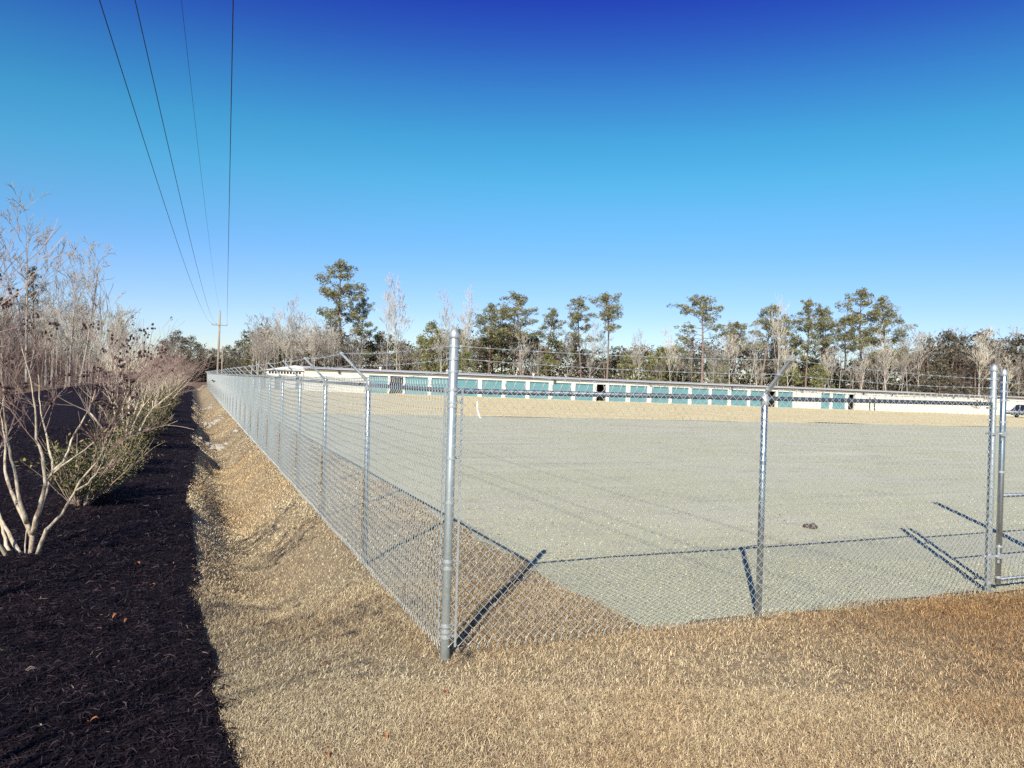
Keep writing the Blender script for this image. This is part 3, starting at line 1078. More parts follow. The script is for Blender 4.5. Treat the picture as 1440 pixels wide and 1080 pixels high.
def rock_mesh(r_, g, m, name='rock'):
    mb = MB()
    n, rows = 8, 5
    for i in range(rows + 1):
        th = math.pi * i / rows
        for k in range(n):
            ph = 2 * math.pi * k / n
            rr = r_ * g.uniform(.78, 1.2)
            mb.v.append(Vector((rr * math.sin(th) * math.cos(ph), rr * math.sin(th) * math.sin(ph) * .85, rr * math.cos(th) * .65)))
    for i in range(rows):
        for k in range(n):
            a0, a1 = i * n + k, i * n + (k + 1) % n
            mb.f.append((a0, a0 + n, a1 + n, a1))
    return mb.mesh(name, m)


g_ = random.Random(4)
rk = [rock_mesh(1, g_, M['rock']) for _ in range(5)]
for (y0, n_, sp_, lab) in ((22.5, 26, .75, 'white riprap rocks in the ditch, nearer heap below the long fence'), (34, 34, 1.5, 'white riprap rocks in the ditch, larger heap near the far fence end'), (50, 24, 2.2, 'scattered white riprap rocks at the far end of the ditch')):
    heap = thing('riprap_heap', (-.9, y0, float(lawn_z(-.9, y0))), lab, 'rocks', 'riprap heaps in the ditch')
    for k in range(n_):
        x, y = g_.gauss(0, .26), g_.gauss(0, sp_ * .55)
        o = link('rock', rk[k % 5], heap, (x, y, float(lawn_z(-.9 + x, y0 + y) - lawn_z(-.9, y0)) + .03))
        s_ = g_.uniform(.05, .13)
        o.scale = (s_, s_, s_)
        o.rotation_euler = (g_.uniform(-.3, .3), g_.uniform(-.3, .3), g_.uniform(0, 6))
for (px, py, r_, lab) in ((1133.5, 741, .055, 'dark dirt clod on the gravel, the smaller of a touching pair'), (1142.5, 742, .075, 'dark dirt clod on the gravel, the larger of a touching pair')):
    dpt = 1.92 * FPX / (py - 551)
    p = at(px, py, dpt)
    o = link('dirt_clod', rock_mesh(r_, g_, M['clod'], 'dirt_clod'), None, (p.x, p.y, float(gravel_z(p.x, p.y)) + r_ * .35))
    tag(o, lab, 'clod', 'dirt clods on the gravel')


def leaf_on_mulch(px, py, ln, lab, lawn=False):
    dpt = (1.95 if lawn else 1.83) * FPX / (py - 517 - .03 * px)
    p = at(px, py, dpt)
    m_ = MB()
    a = g_.uniform(0, 6.28)
    d, s_ = Vector((math.cos(a), math.sin(a), 0)), Vector((-math.sin(a), math.cos(a), 0))
    prof_ = [(0, .02), (.25, .3), (.55, .36), (.8, .2), (1, .01)]
    for t, wd in prof_:
        for q in (-1, 0, 1):
            m_.v.append(d * (t - .5) * ln + s_ * q * wd * ln * .62 + Vector((0, 0, ln * (.30 * abs(q) * wd * 2 + .22 * math.sin(t * 3.0)))))
    for i in range(4):
        for q in range(2):
            b = i * 3 + q
            m_.f.append((b, b + 1, b + 4, b + 3))
    nv = len(m_.v)
    m_.v += [v + Vector((0, 0, -.0015)) for v in m_.v]
    m_.f += [tuple(nv + i for i in reversed(f)) for f in list(m_.f)]
    m_.tube([d * -.5 * ln, d * -.72 * ln + Vector((0, 0, .01))], .0012, 4)
    o = m_.build('fallen_leaf', M['dead_leaf'], None, True)
    o.location = (p.x, p.y, float(lawn_z(p.x, p.y)) + .022 if lawn else float(mulch_z(p.x, p.y)) + .02)
    tag(o, lab, 'leaf', 'fallen leaves on the lawn' if lawn else 'fallen leaves on the mulch')


for px, py, ln, lab in ((163, 866, .075, 'orange brown fallen leaf on the mulch beside a slimmer reddish one'), (178, 870, .06, 'slim reddish fallen leaf beside the orange one on the mulch'),
                        (134, 1011, .05, 'upright reddish brown fallen leaf alone on the mulch'), (216, 813, .04, 'small rust coloured leaf on the mulch level with the crape myrtle base'),
                        (194, 791, .06, 'pale pinkish dry leaf on the mulch near the crape myrtle')):
    leaf_on_mulch(px, py, ln, lab)

for px, py, ln, lab in ((541, 1046, .05, 'red brown leaf lying on the turf in front of the corner post'), (457, 932, .045, 'dull red leaf on the turf between the mulch edge and corner post'),
                        (627, 974, .04, 'small rusty leaf on the turf just in front of the corner post foot'), (460, 1068, .05, 'orange leaf on the turf beside the red brown one')):
    leaf_on_mulch(px, py, ln, lab, True)


# ------------------------------------------------------------------ vegetation
def wander(g, p, d, L, n, curl, up=0.0):
    pts = [p.copy()]
    d = d.normalized()
    for _ in range(n):
        d = (d + Vector((g.gauss(0, curl), g.gauss(0, curl), g.gauss(0, curl) + up))).normalized()
        p = p + d * (L / n)
        pts.append(p.copy())
    return pts, d


def perp(g, d):
    v = Vector((g.gauss(0, 1), g.gauss(0, 1), g.gauss(0, 1)))
    v = v - d * v.dot(d)
    return v.normalized()


def branchy(mb, g, p, d, L, r, lvl, spread, up, kids, rmin, tips=None, nseg=3, shrink=.62, curl=.16):
    pts, dd = wander(g, p, d, L, nseg, curl, up)
    rad = [max(rmin, r * (1 - .62 * k / nseg)) for k in range(nseg + 1)]
    mb.tube(pts, rad, 5 if r > .03 else 3, cap=False)
    if lvl <= 0:
        if tips is not None:
            tips.append((pts[-1], dd))
        return
    for k in range(kids):
        t = g.uniform(.35, 1.0) if k else 1.0
        i = min(int(t * nseg), nseg - 1)
        q = pts[i].lerp(pts[i + 1], t * nseg - i)
        loc = (pts[i + 1] - pts[i]).normalized()
        nd = (loc + perp(g, loc) * g.uniform(.5, 1.0) * spread + Vector((0, 0, up * 2))).normalized()
        branchy(mb, g, q, nd, L * g.uniform(.5, .85) * (shrink / .62) * .85, max(rmin, rad[i] * .62), lvl - 1, spread, up, kids, rmin, tips, nseg, shrink, curl)


def copy_thing(root, loc, label, group=None, rz=0, sc=1.0, sz=None):
    r_ = root.copy()
    COL.objects.link(r_)
    r_.location = loc
    r_.rotation_euler = (0, 0, rz)
    r_.scale = (sc, sc, sz or sc)
    r_['label'] = label
    if group:
        r_['group'] = group
    for ch in root.children:
        c = ch.copy()
        COL.objects.link(c)
        c.parent = r_
        for gch in ch.children:
            d = gch.copy()
            COL.objects.link(d)
            d.parent = c
    return r_


class Proto:
    """meshes of one tree variant, placed as a thing with parts"""
    def __init__(s, name, parts, H):
        s.name, s.parts, s.H = name, parts, H
        s.first = None

    def place(s, x, y, z, H, label, cat, group, rz, wide=1.0):
        k = H / s.H
        if s.first is None:
            t = thing(s.name, (x, y, z), label, cat, group, rz)
            for nm, me, kd in s.parts:
                link(nm, me, t, kind=kd)
            s.first = t
        else:
            t = copy_thing(s.first, (x, y, z), label, group, rz)
        t.scale = (k * wide, k * wide, k)
        return t


def cluster(g, cen, rad, n, size, col_hi, col_lo, flat=.7):
    """random leaf triangles filling a lumpy ball; arrays"""
    u_ = g.normal(0, 1, (n, 3))
    u_ /= np.linalg.norm(u_, axis=1)[:, None]
    rr = rad * g.uniform(.35, 1.08, n) ** .6
    P = u_ * rr[:, None] * np.array([1, 1, flat]) + np.asarray(cen)
    a = g.normal(0, 1, (n, 3)); a /= np.linalg.norm(a, axis=1)[:, None]
    b = g.normal(0, 1, (n, 3)); b /= np.linalg.norm(b, axis=1)[:, None]
    s = size * g.uniform(.5, 1.4, n)[:, None]
    v = np.stack([P + a * s, P - a * s * .4 + b * s * .45, P - a * s * .4 - b * s * .45], 1)
    t = g.uniform(0, 1, (n, 1))
    c = np.asarray(col_lo) * (1 - t) + np.asarray(col_hi) * t
    return v.reshape(-1, 3), np.repeat(c, 3, 0)


def tri_mesh(name, chunks, m):
    v = np.concatenate([c[0] for c in chunks])
    t = np.concatenate([c[1] for c in chunks])
    f = np.arange(len(v)).reshape(-1, 3)
    return np_mesh(name, v, f, m, t)


def pine(seed, H=20.0, crown0=.5, spread=3.2, nl=30, dens=1.0, hi=(.33, .315, .15), lo=(.115, .113, .062)):
    g = random.Random(seed)
    gn = np.random.default_rng(seed)
    tr = MB()
    pts, _ = wander(g, Vector((0, 0, -.3)), Vector((0, 0, 1)), H * .97, 9, .035, .06)
    rad = [.27 * (1 - .8 * k / 9) for k in range(10)]
    tr.tube(pts, rad, 8)
    ch = []
    br = MB()

    def on_trunk(t):
        i = min(int(t * 9), 8)
        return pts[i].lerp(pts[i + 1], t * 9 - i)
    for k in range(nl):
        t = crown0 + (1 - crown0) * ((k + g.random() * .9) / nl) ** .9
        t = min(t, .995)
        rel = (t - crown0) / (1 - crown0)
        env = spread * (math.sin(math.pi * min(1, .22 + rel * .80)) ** .7) * g.uniform(.55, 1.15)
        if rel < .12 and g.random() < .4:
            env *= 1.15
        a = k * 2.4 + g.uniform(-.6, .6)
        base = on_trunk(t)
        dirv = Vector((math.cos(a), math.sin(a), g.uniform(-.05, .45) + rel * .4)).normalized()
        bp, dd = wander(g, base, dirv, env, 4, .14, .05)
        br.tube(bp, [.065, .05, .04, .028, .016], 4, cap=False)
        ncl = max(3, int(env * 2.3 * dens))
        for q in range(ncl):
            tt = g.uniform(.38, 1.05)
            i = min(int(tt * 4), 3)
            c = bp[i].lerp(bp[i + 1], min(1.1, tt * 4 - i)) + Vector((g.gauss(0, .42), g.gauss(0, .42), g.gauss(.15, .25)))
            sh = g.uniform(.7, 1.25)
            ch.append(cluster(gn, c, g.uniform(.38, .78), 40, .19, np.array(hi) * sh, np.array(lo) * sh, .62))
    for q in range(5):
        ch.append(cluster(gn, pts[-1] + Vector((g.gauss(0, .3), g.gauss(0, .3), g.gauss(0, .25))), .5, 34, .17, hi, lo, .8))
    top = max(float(c[0][:, 2].max()) for c in ch)
    return Proto('pine_tree', [('trunk', tr.mesh('trunk', M['bark_pine'], True), None), ('limbs', br.mesh('limbs', M['bark_pine']), 'stuff'),
                               ('crown', tri_mesh('crown', ch, M['needle']), 'stuff')], top)


def bushy(seed, H=8.0, Wd=2.6, hi=(.10, .12, .04), lo=(.03, .036, .018), low=.12, name='evergreen_tree', n=70):
    g = random.Random(seed)
    gn = np.random.default_rng(seed)
    tr = MB()
    pts, _ = wander(g, Vector((0, 0, -.2)), Vector((0, 0, 1)), H * .9, 6, .05, .08)
    tr.tube(pts, [.16 * (1 - .8 * k / 6) for k in range(7)], 7)
    ch = []
    for k in range(n):
        t = low + (1 - low) * g.random()
        e = Wd * math.sin(math.pi * min(1, .15 + .85 * t)) ** .6 * (1.05 - .35 * t)
        a = g.uniform(0, 6.28)
        rr = e * math.sqrt(g.random()) * 1.05
        c = (math.cos(a) * rr, math.sin(a) * rr, t * H)
        sh = g.uniform(.65, 1.25)
        ch.append(cluster(gn, c, g.uniform(.4, .85), 46, .17, np.array(hi) * sh, np.array(lo) * sh, .75))
    top = max(float(c[0][:, 2].max()) for c in ch)
    return Proto(name, [('trunk', tr.mesh('trunk', M['bark_pine'], True), None), ('crown', tri_mesh('crown', ch, M['needle']), 'stuff')], top)


def hardwood(seed, H=14.0, mtl='bark_grey', narrow=.55, first=.4, lim=16, name='bare_tree', r0=.14, lv=3, twig=.012):
    g = random.Random(seed)
    tr, cr = MB(), MB()
    pts, dd = wander(g, Vector((0, 0, -.2)), Vector((g.gauss(0, .03), g.gauss(0, .03), 1)), H * .96, 9, .045, .07)
    rad = [r0 * (1 - .86 * k / 9) for k in range(10)]
    tr.tube(pts, rad, 7)
    for k in range(lim):
        t = first + (1 - first) * (k + g.random()) / lim
        t = min(t, .99)
        i = min(int(t * 9), 8)
        p = pts[i].lerp(pts[i + 1], t * 9 - i)
        a = k * 2.4 + g.uniform(-.7, .7)
        d = Vector((math.cos(a) * narrow, math.sin(a) * narrow, g.uniform(.55, 1.0))).normalized()
        L = H * .20 * (1.15 - .55 * (t - first) / (1 - first)) * g.uniform(.6, 1.2)
        branchy(cr, g, p, d, L, rad[i] * .5, lv, .8, .06, 3, twig)
    top = max(v.z for v in cr.v)
    return Proto(name, [('trunk', tr.mesh('trunk', M[mtl], True), None), ('branches', cr.mesh('branches', M[mtl]), 'stuff')], top)


# ---- crape myrtles
def myrtle_finish(g, stems_tips, twl=.55, lv=2, kids=4, up=.04, spread=.62, r=.009):
    tw, sd = MB(), MB()
    tips = []
    for p, d, rr in stems_tips:
        branchy(tw, g, p, d, twl * g.uniform(.7, 1.35), rr * .8, lv, spread, up, kids, .0022, tips, 3, .70, .075)
    for p, d in tips:
        if g.random() < .085 and d.z > .2:
            for q in range(7):
                c = p + Vector((g.gauss(0, .022), g.gauss(0, .022), g.gauss(.01, .025)))
                r_ = g.uniform(.008, .013)
                sd.quad_box(c, r_ * 1.6, r_ * 1.6, r_ * 1.8, tuple(Matrix.Rotation(g.uniform(0, 3), 3, 'X').col))
    return tw, sd


def myrtle_proto(seed, H=3.4, nst=7):
    g = random.Random(seed)
    parts_, ends = [], []
    for k in range(nst):
        a = k * 2 * math.pi / nst + g.uniform(-.35, .35)
        tiltv = g.uniform(.22, .62)
        d = Vector((math.cos(a) * tiltv, math.sin(a) * tiltv, 1)).normalized()
        b0 = Vector((math.cos(a) * .07, math.sin(a) * .07, -.08))
        m_ = MB()
        pts, dd = wander(g, b0, d, H * .36, 5, .09, .03)
        r0 = g.uniform(.018, .028)
        rad = [r0 * (1 - .35 * q / 5) for q in range(6)]
        m_.tube(pts, rad, 7)
        for f_ in range(g.choice((2, 3))):
            nd = (dd + perp(g, dd) * g.uniform(.3, .55) + Vector((0, 0, .15))).normalized()
            p2_, d2_ = wander(g, pts[-1], nd, H * .22 * g.uniform(.8, 1.2), 4, .09, .03)
            rr = [rad[-1] * .8 * (1 - .72 * q / 4) for q in range(5)]
            m_.tube(p2_, rr, 6, cap=False)
            ends.append((p2_[-1], d2_, rr[-1]))
            mid = p2_[2]
            ends.append((mid, (d2_ + perp(g, d2_) * .7).normalized(), rr[2] * .6))
        parts_.append(('stem', m_.mesh('stem', M['bark_pale'], True), None))
    tw, sd = myrtle_finish(g, ends, H * .19, kids=3)
    top = max(v.z for v in tw.v)
    parts_.append(('twigs', tw.mesh('twigs', M['twig']), 'stuff'))
    if sd.v:
        parts_.append(('seed_heads', sd.mesh('seed_heads', M['seed']), 'stuff'))
    return Proto('crape_myrtle', parts_, top)


# the nearest one, its stems following the photograph
gm = random.Random(21)
b1 = at(28, 783, 7.55)
b1z = float(mulch_z(b1.x, b1.y))
near = thing('crape_myrtle', (b1.x, b1.y, b1z), 'multi-stemmed leafless crape myrtle with pale peeling bark on the mulch, first of its row', 'shrub', 'leafless crape myrtles')
D0 = 7.55
ST = [  # (list of (zoomed x, zoomed y, depth offset)), base radius, parent offset
    ([(185, 1012, 0), (203, 880, 0), (172, 800, .04), (110, 680, .1), (60, 560, .15), (32, 460, .2), (34, 330, .25), (22, 210, .3)], .026),
    ([(168, 790, .03), (140, 700, -.04), (112, 590, -.08), (92, 450, -.1), (62, 330, -.15), (40, 200, -.2), (25, 90, -.25)], .021),
    ([(205, 860, 0), (228, 760, -.05), (262, 650, -.1), (288, 540, -.12), (272, 400, -.15), (262, 340, -.18), (228, 270, -.2), (228, 120, -.25), (212, 0, -.3)], .024),
    ([(240, 730, -.06), (290, 600, .05), (322, 510, .1), (335, 460, .12), (330, 390, .15), (300, 260, .2), (270, 140, .25), (255, 40, .3)], .018),
    ([(335, 462, .12), (400, 405, .15), (435, 330, .2), (480, 210, .28), (540, 110, .35), (580, 30, .4)], .014),
    ([(300, 520, .05), (345, 470, -.05), (440, 395, -.1), (540, 325, -.15), (600, 275, -.2)], .012),
    ([(225, 960, -.02), (295, 830, -.1), (345, 780, -.12), (392, 735, -.15), (470, 600, -.2), (510, 520, -.22), (580, 440, -.3), (630, 380, -.35)], .019),
    ([(475, 590, -.2), (560, 540, -.3), (610, 480, -.35), (640, 420, -.4)], .012),
    ([(135, 1008, .05), (95, 930, .08), (55, 850, .1), (5, 765, .12), (-60, 650, .15), (-110, 500, .2), (-140, 330, .3)], .024),
    ([(80, 1005, .1), (38, 930, .15), (20, 850, .2), (5, 780, .25), (-50, 600, .4), (-40, 420, .55), (-20, 250, .7)], .019),
    ([(62, 1003, -.05), (0, 935, -.15), (-90, 860, -.25), (-190, 720, -.4), (-260, 540, -.5)], .02),
    ([(165, 960, .0), (165, 860, .02), (163, 800, .03)], .008),
]
ends = []
for pts_, r0 in ST:
    P3 = [at(x / 4.5, 560 + y / 4.5, D0 + dz) - Vector((b1.x, b1.y, b1z)) for x, y, dz in pts_]
    if pts_[0][1] > 940:
        P3[0].z = min(P3[0].z, -.06)
    n_ = len(P3)
    # smooth the polyline once and add slight knottiness
    fine = []
    for i in range(n_ - 1):
        for t in (0, .5):
            p = P3[i].lerp(P3[i + 1], t)
            if t:
                p += Vector((gm.gauss(0, .006), gm.gauss(0, .006), gm.gauss(0, .006)))
            fine.append(p)
    fine.append(P3[-1])
    rad = [r0 * (1 - .66 * i / (len(fine) - 1)) * gm.uniform(.92, 1.1) for i in range(len(fine))]
    if n_ > 3:
        d = (fine[-1] - fine[-3]).normalized()
        lead, d = wander(gm, fine[-1], (d + Vector((0, 0, .25))).normalized(), gm.uniform(.22, .5), 5, .07, .03)
        lr = [max(.0032, rad[-1] * (1 - .16 * q)) for q in range(6)]
        fine += lead[1:]
        rad += lr[1:]
        ends.append((fine[-1], (d + Vector((0, 0, .2))).normalized(), rad[-1]))
        for i in range(len(fine) // 2, len(fine) - 1):
            if gm.random() < .58:
                dd = (fine[i + 1] - fine[i]).normalized()
                ends.append((fine[i], (dd + perp(gm, dd) * .6 + Vector((0, 0, .25))).normalized(), rad[i] * .55))
    MB().tube(fine, rad, 8).build('stem', M['bark_pale'], near, True)
tw, sd = myrtle_finish(gm, ends, .36, lv=2, kids=4)
tw.build('twigs', M['twig'], near, kind='stuff')
sd.build('seed_heads', M['seed'], near, kind='stuff')

MY = [myrtle_proto(s, 3.4, n) for s, n in ((31, 7), (32, 8), (33, 6))]
gy_ = random.Random(5)
ORD = 'zeroth second third fourth fifth sixth seventh eighth ninth tenth eleventh twelfth thirteenth fourteenth fifteenth sixteenth seventeenth eighteenth nineteenth twentieth'.split()
my_y = [-2.6, .4, 14.2, 17.4, 20.8, 24.6, 28.6, 32.5, 36.8, 41, 46, 51, 56, 62, 68, 75, 82, 90, 98]
for k, y in enumerate(my_y):
    x = -3.25 + gy_.uniform(-.25, .25) - (.9 if y < 0 else 1.45 if y < 2 else 0)
    lab = ('leafless crape myrtle, %s of its row along the mulch bed' % ORD[k - 1] if y > 2 else 'leafless crape myrtle casting branch shadows over the ditch from its near end' if y > 0 else 'leafless crape myrtle casting branch shadows over the near mulch and turf')
    MY[k % 3].place(x, y, float(mulch_z(x, y)), (3.7 if y < 2 else gy_.uniform(2.8, 3.3) if y < 30 else gy_.uniform(3.2, 3.8)), lab, 'shrub', 'leafless crape myrtles in a row' if y > 2 else None, gy_.uniform(0, 6.28), 1.05)


# ---- leafy green shrubs between the myrtles
def leafy(seed, H=.95, Wd=.62, nb=46, nl=46):
    g = random.Random(seed)
    gn = np.random.default_rng(seed)
    st_ = MB()
    V_, F_, T_ = [], [], []
    off_ = 0
    for k in range(nb):
        a = g.uniform(0, 6.28)
        tl = g.uniform(.05, .95)
        d = Vector((math.cos(a) * tl, math.sin(a) * tl, 1)).normalized()
        L = H * g.uniform(.6, 1.05) * (1.0 if tl < .6 else .85)
        pts, dd = wander(g, Vector((math.cos(a) * .06, math.sin(a) * .06, -.03)), d, L, 5, .10, .02)
        st_.tube(pts, [.006, .005, .0045, .0035, .003, .002], 3, cap=False)
        for q in range(nl):
            t = g.uniform(.22, 1.0)
            i = min(int(t * 5), 4)
            p = pts[i].lerp(pts[i + 1], t * 5 - i)
            u_ = perp(g, dd)
            ld = (dd * .5 + u_ + Vector((0, 0, .3))).normalized()
            s_ = ld.cross(Vector((g.gauss(0, .4), g.gauss(0, .4), 1))).normalized()
            ln = g.uniform(.03, .06)
            p = p + u_ * g.uniform(0, .05)
            V_ += [p, p + ld * ln * .5 + s_ * ln * .24, p + ld * ln, p + ld * ln * .5 - s_ * ln * .24]
            F_.append((off_, off_ + 1, off_ + 2, off_ + 3))
            off_ += 4
            c = g.choice(((.12, .13, .035), (.075, .095, .028), (.19, .17, .05), (.05, .065, .02), (.24, .20, .075)))
            j = g.uniform(.75, 1.2)
            T_ += [tuple(x * j for x in c)] * 4
    me = np_mesh('leaves', np.array([tuple(v) for v in V_]), np.array(F_), M['leaf'], np.array(T_))
    return Proto('evergreen_shrub', [('stems', st_.mesh('stems', M['twig']), 'stuff'), ('leaves', me, 'stuff')], H)


SH = [leafy(s) for s in (41, 42, 43)]
gs_ = random.Random(9)
sh_y = [6.5, 7.5, 10.2, 11.6, 15.4, 19, 22.6, 26.4, 30.4, 34.6, 38.8, 43.5, 48.5, 53.5, 59, 65, 71.5, 78.5, 86, 94]
for k, y in enumerate(sh_y):
    x = -3.05 + gs_.uniform(-.2, .2)
    lab = {0: 'low leafy green shrub on the mulch just behind the first crape myrtle', 1: 'low leafy green shrub growing against the back of the first shrub'}.get(k, 'low leafy green shrub, %s of the row between the crape myrtles' % ORD[min(k, 19)])
    SH[k % 3].place(x, y, float(mulch_z(x, y)), (gs_.uniform(.95, 1.2) if k < 4 else gs_.uniform(1.2, 1.55)), lab, 'shrub', 'green shrubs between the crape myrtles', gs_.uniform(0, 6.28), 1.15)

# ---- bare woods on the left
HW = [hardwood(s, 14, 'bark_grey', nar, fi, li, 'bare_tree', .14, 3, .018) for s, nar, fi, li in ((51, .5, .35, 16), (52, .7, .45, 14), (53, .4, .3, 18))]
TK = [hardwood(s, 9, 'bark_dark', .55, .15, 16, 'thicket_tree', .07, 3, .012) for s in (61, 62)]
SL = [hardwood(s, 16, 'bark_silver', .42, .40, 18, 'bare_tree', .17, 3, .026) for s in (71, 72)]


def lab_pick(o_list):
    return o_list


def plant(pr, px, top, dep, lab, cat, grp, wide=1.0, g=random.Random(77)):
    p = at(px, 540, dep)
    z = float(base_z(p.x, p.y)) - .1
    H = at(px, top, dep).z - z
    return pr.place(p.x, p.y, z, H, lab, cat, grp, g.uniform(0, 6.28), wide)


gw = random.Random(13)
GW = 'leafless trees in the wood past the mulch bed'
plant(HW[1], 38, 262, 70, 'tallest leafless tree of the wood past the mulch bed, with a broad fan crown', 'tree', GW, .95)
plant(HW[0], -6, 290, 62, 'tall leafless tree at the near end of the wood past the mulch bed', 'tree', GW)
plant(HW[2], 98, 338, 80, 'tall leafless tree with upright forks standing at the edge of the wood', 'tree', GW, .9)
plant(HW[0], 112, 332, 84, 'tall leafless tree leaning slightly beside the upright forked one', 'tree', GW, .9)
plant(HW[2], 72, 352, 88, 'slim leafless tree between the fan crowned and the forked trees', 'tree', GW, .7)
for k in range(110):
    X = -15 - 24 * gw.random() ** 1.4
    Y = gw.uniform(14, 150)
    px, py, dep = project((X, Y, 0))
    if not (-60 < px < 262):
        continue
    topy = 398 + (px / 260) * 62 + gw.uniform(-18, 30)
    H = min(17, max(6, at(px, topy, dep).z))
    pr = gw.choice(HW + HW + TK + SL)
    pr.place(X, Y, -.1, H, 'slender leafless grey tree among many in the wood past the mulch bed', 'tree', 'slender leafless trees filling the wood', gw.uniform(0, 6.28), gw.uniform(.7, 1.0))
for k in range(26):
    px = gw.uniform(60, 190)
    dep = gw.uniform(70, 100)
    plant(SL[k % 2], px, gw.uniform(415, 455), dep, 'straight pale trunk in the close stand at the edge of the wood', 'tree', 'straight pale trunks in the wood', .5)
PN_D = [pine(s, 18, .35, 2.6, 26, 1.0, (.07, .08, .038), (.024, .03, .018)) for s in (81,)]
plant(PN_D[0], 46, 372, 92, 'small dark pine standing among the leafless trees of the wood', 'tree', None, .9)

# a brush of saplings that reads as one mass behind them
br_ = MB()
gb = random.Random(17)
for k in range(5200):
    X = -17 - 30 * gb.random()
    Y = gb.uniform(12, 170)
    px, py, dep = project((X, Y, 0))
    if not (-80 < px < 275):
        continue
    h_ = gb.uniform(3, 8.5)
    pts, dd = wander(gb, Vector((X, Y, -.2)), Vector((gb.gauss(0, .08), gb.gauss(0, .08), 1)), h_, 4, .08, .05)
    br_.tube(pts, [.035, .03, .022, .015, .008], 3, cap=False)
    for q in range(5):
        i = gb.choice((1, 2, 3))
        d = (dd + perp(gb, dd) * .8).normalized()
        pp, _ = wander(gb, pts[i], d, h_ * .28, 3, .12, .06)
        br_.tube(pp, [.016, .012, .009, .006], 3, cap=False)
o = br_.build('brush', M['bark_dark'], kind='stuff')
tag(o, 'dense brown leafless brush filling the wood past the mulch bed', 'brush')

# ---- trees behind the storage building
PN = [pine(s, 20, c0, sp_, nl) for s, c0, sp_, nl in ((91, .42, 5.2, 34), (92, .54, 4.2, 28), (93, .62, 4.2, 26), (94, .34, 4.6, 36), (95, .60, 5.0, 22))]
BU = [bushy(s, 8, 2.7, (.33, .33, .12), (.12, .125, .055)) for s in (101, 102)]
BD = [bushy(s, 8, 2.8, (.19, .165, .11), (.068, .06, .046)) for s in (105, 106)]
TALL = [
    (478, 362, 122, 0, 1.0, 'tallest pine, big spreading crown above the left end of the storage building'),
    (505, 416, 126, 3, .8, 'smaller pine touching the right side of the tallest pine'),
    (686, 424, 128, 3, 1.15, 'broad bushy pine at the left of the clump behind the teal doors'),
    (733, 407, 122, 1, 1.1, 'pine with rounded top and pale trunk rising from the middle of the clump'),
    (706, 430, 134, 0, .9, 'pine half hidden behind the rounded pine of the clump'),
    (768, 432, 130, 3, 1.0, 'pine filling the right side of the clump'),
    (818, 416, 124, 1, .95, 'slender dark pine just left of the pine with bare lower trunk'),
    (853, 410, 118, 2, .9, 'pine with compact crown on a long bare pale trunk at the right of the clump'),
    (988, 412, 116, 4, 1.15, 'flat topped pine standing alone with wide lowest limbs'),
    (1030, 451, 128, 2, 1.0, 'short pine between the lone flat topped pine and the taller group'),
    (1069, 425, 124, 1, 1.0, 'pine behind the leaning fence arm, left of the bushy pine'),
    (1104, 440, 132, 3, .9, 'low olive pine in front of the bushy pine pair'),
    (1132, 417, 126, 0, .85, 'bushy pine at the middle of the right hand group'),
    (1158, 430, 128, 1, .85, 'narrow pine with thin trunk right of the bushy pine'),
    (1211, 402, 118, 0, .95, 'tall pine with open crown, left of the twin pair'),
    (1246, 415, 119, 3, .95, 'tall pine with long drooping right limbs, right of the twin pair'),
    (1186, 445, 130, 2, .9, 'small pine tucked behind the twin pair'),
]
for px, top, dep, v, wd, lab in TALL:
    plant(PN[v], px, top, dep, lab, 'tree', 'pines behind the storage building', wd)
SHORT = ['the tallest pine', 'the small pine touching the tallest pine', 'the broad bushy pine', 'the rounded top pine', 'the half hidden pine', 'the pine filling the clump side',
         'the slender dark pine', 'the pine with long bare trunk', 'the lone flat topped pine', 'the short pine by the lone one', 'the pine behind the leaning arm', 'the low olive pine',
         'the bushy middle pine', 'the narrow pine', 'the open crowned twin pine', 'the drooping twin pine', 'the small tucked pine']


def near_pine(px):
    k = min(range(len(TALL)), key=lambda i: abs(TALL[i][0] - px))
    if px < 440:
        return 'the small storage shed'
    if px > 1300:
        return 'the dark evergreens and yard lamp'
    return SHORT[k]


for px, top, dep, v, wd in ((605, 449, 120, 0, .9), (640, 455, 126, 1, .9), (590, 468, 128, 1, .8), (930, 485, 124, 0, 1.1), (950, 480, 128, 1, 1.1), (910, 492, 130, 0, 1.1),
                            (655, 490, 118, 1, 1), (770, 495, 120, 0, 1), (1110, 500, 120, 1, 1), (1010, 500, 120, 0, 1.0), (560, 480, 132, 1, .9), (880, 495, 122, 0, 1), (530, 465, 135, 1, .8), (690, 470, 132, 0, 1.1), (1150, 510, 118, 0, 1.2)):
    plant(BU[v], px, top, dep, 'dense rounded evergreen behind the building, close to ' + near_pine(px) if top > 460 else 'dense conical green tree right of the paired pale trunks' if px == 605 else 'dense green tree beside the corner post top, behind the building', 'tree', 'rounded evergreens behind the storage building', wd)
for px, top, dep, v, wd in ((1302, 470, 122, 0, 1.0), (1330, 462, 124, 1, 1.0), (1352, 468, 126, 0, 1.0), (1382, 461, 124, 1, 1.1), (1410, 472, 126, 0, 1.1), (1436, 468, 124, 1, 1.1), (1275, 490, 128, 0, 1.1), (1460, 470, 128, 0, 1.1), (1320, 500, 116, 1, 1.2), (1370, 500, 116, 0, 1.2), (1230, 505, 122, 1, 1.2)):
    plant(BD[v], px, top, dep, ('dark dense evergreen in the stand behind the white wall, close to the yard lamp' if 1340 < px < 1440 else 'dark dense evergreen behind the white wall, beyond the gate leaf' if px >= 1440 else 'dark dense evergreen behind the white wall, close to the drooping twin pine'), 'tree', 'dark evergreens behind the white wall', wd)

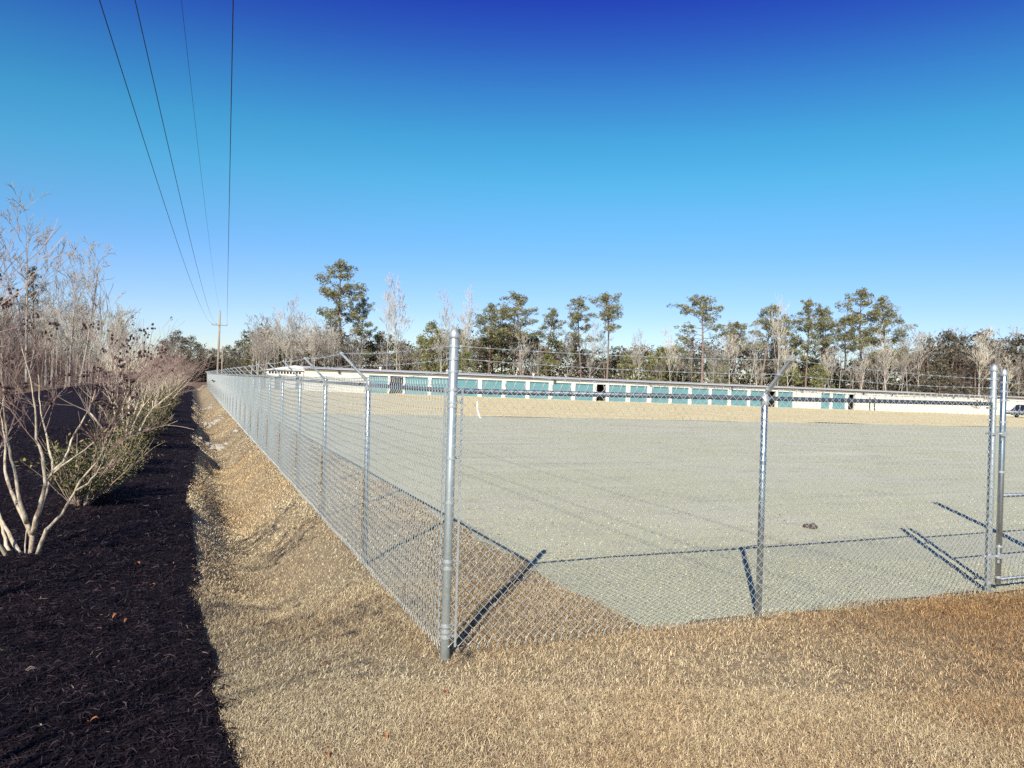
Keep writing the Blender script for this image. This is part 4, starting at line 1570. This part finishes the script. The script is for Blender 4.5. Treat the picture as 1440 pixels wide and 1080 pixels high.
gr_ = random.Random(23)
for px, top, wd in ((556, 382, .7), (543, 392, .5), (628, 402, .55), (658, 398, .55), (408, 408, .5), (390, 425, .5), (425, 436, .6), (648, 432, .6), (897, 462, .7), (890, 468, .5), (1094, 410, .5), (960, 488, .6)):
    plant(SL[gr_.randrange(2)], px, top, gr_.uniform(118, 128), 'tall slim pale leafless tree close to ' + near_pine(px), 'tree', 'tall pale leafless trees behind the building', wd)
for k in range(134):
    px = gr_.uniform(345, 1460) if 22 < k < 118 else gr_.uniform(1285, 1465) if k >= 118 else gr_.uniform(340, 470)
    if px < 470:
        top = gr_.uniform(436, 480)
    elif px > 1290:
        top = gr_.uniform(452, 500)
    else:
        top = gr_.uniform(446, 500)
    pr = gr_.choice(HW[:2] + SL + ([TK[0]] if px > 1250 else []))
    plant(pr, px, top, gr_.uniform(112, 132), 'leafless tree of middling height close to ' + near_pine(px), 'tree', 'leafless trees behind the storage building', gr_.uniform(.7, 1.1))

# solid low woodland behind everything
ch = []
gn = np.random.default_rng(3)
for k in range(3000):
    px = gn.uniform(345, 1500)
    dep = gn.uniform(128, 156)
    p = at(px, 540, dep)
    topz = 9.6 + 1.3 * math.sin(px * .02) + 1.2 * math.sin(px * .071 + 1) + .8 * math.sin(px * .19)
    if px < 470:
        topz *= .8
    z = gn.uniform(-.5, topz)
    br1 = gn.uniform(.6, 1.2)
    if gn.random() < .45:
        hi, lo = np.array((.26, .19, .135)) * br1, np.array((.10, .072, .058)) * br1
    else:
        hi, lo = np.array((.19, .19, .08)) * br1, np.array((.06, .062, .036)) * br1
    ch.append(cluster(gn, (p.x, p.y, base_z(p.x, p.y) + z), gn.uniform(.8, 1.7), 60, .32, hi, lo, .8))
o = link('woodland', tri_mesh('woodland', ch, M['needle']), kind='stuff')
tag(o, 'low mixed woodland massed behind the storage building', 'woodland')

# dark pines closing the view at the end of the power line cut
for k, (px, top, dep) in enumerate(((248, 462, 210), (258, 474, 205), (268, 470, 215), (276, 480, 220), (284, 487, 230), (292, 490, 235), (299, 488, 240), (305, 492, 240), (313, 489, 235), (320, 484, 230), (328, 489, 225), (333, 478, 190), (342, 474, 180), (350, 482, 190), (240, 470, 200), (230, 475, 205))):
    plant(BD[k % 2], px, top, dep, 'dark evergreen closing the power line clearing, ' + ('on the mulch bed side' if px < 285 else 'straight behind the utility poles' if px < 322 else 'next to the leafless trees past the fence end'), 'tree', 'dark evergreens at the end of the clearing', .95)
ch = []
for k in range(420):
    px = gn.uniform(215, 360)
    dep = gn.uniform(215, 250)
    p = at(px, 540, dep)
    ch.append(cluster(gn, (p.x, p.y, gn.uniform(-.5, 6.0)), gn.uniform(1.2, 2.2), 50, .42, (.055, .05, .035), (.02, .018, .015), .8))
o = link('far_wood', tri_mesh('far_wood', ch, M['needle']), kind='stuff')
tag(o, 'far dark wood across the end of the power line clearing', 'woodland')
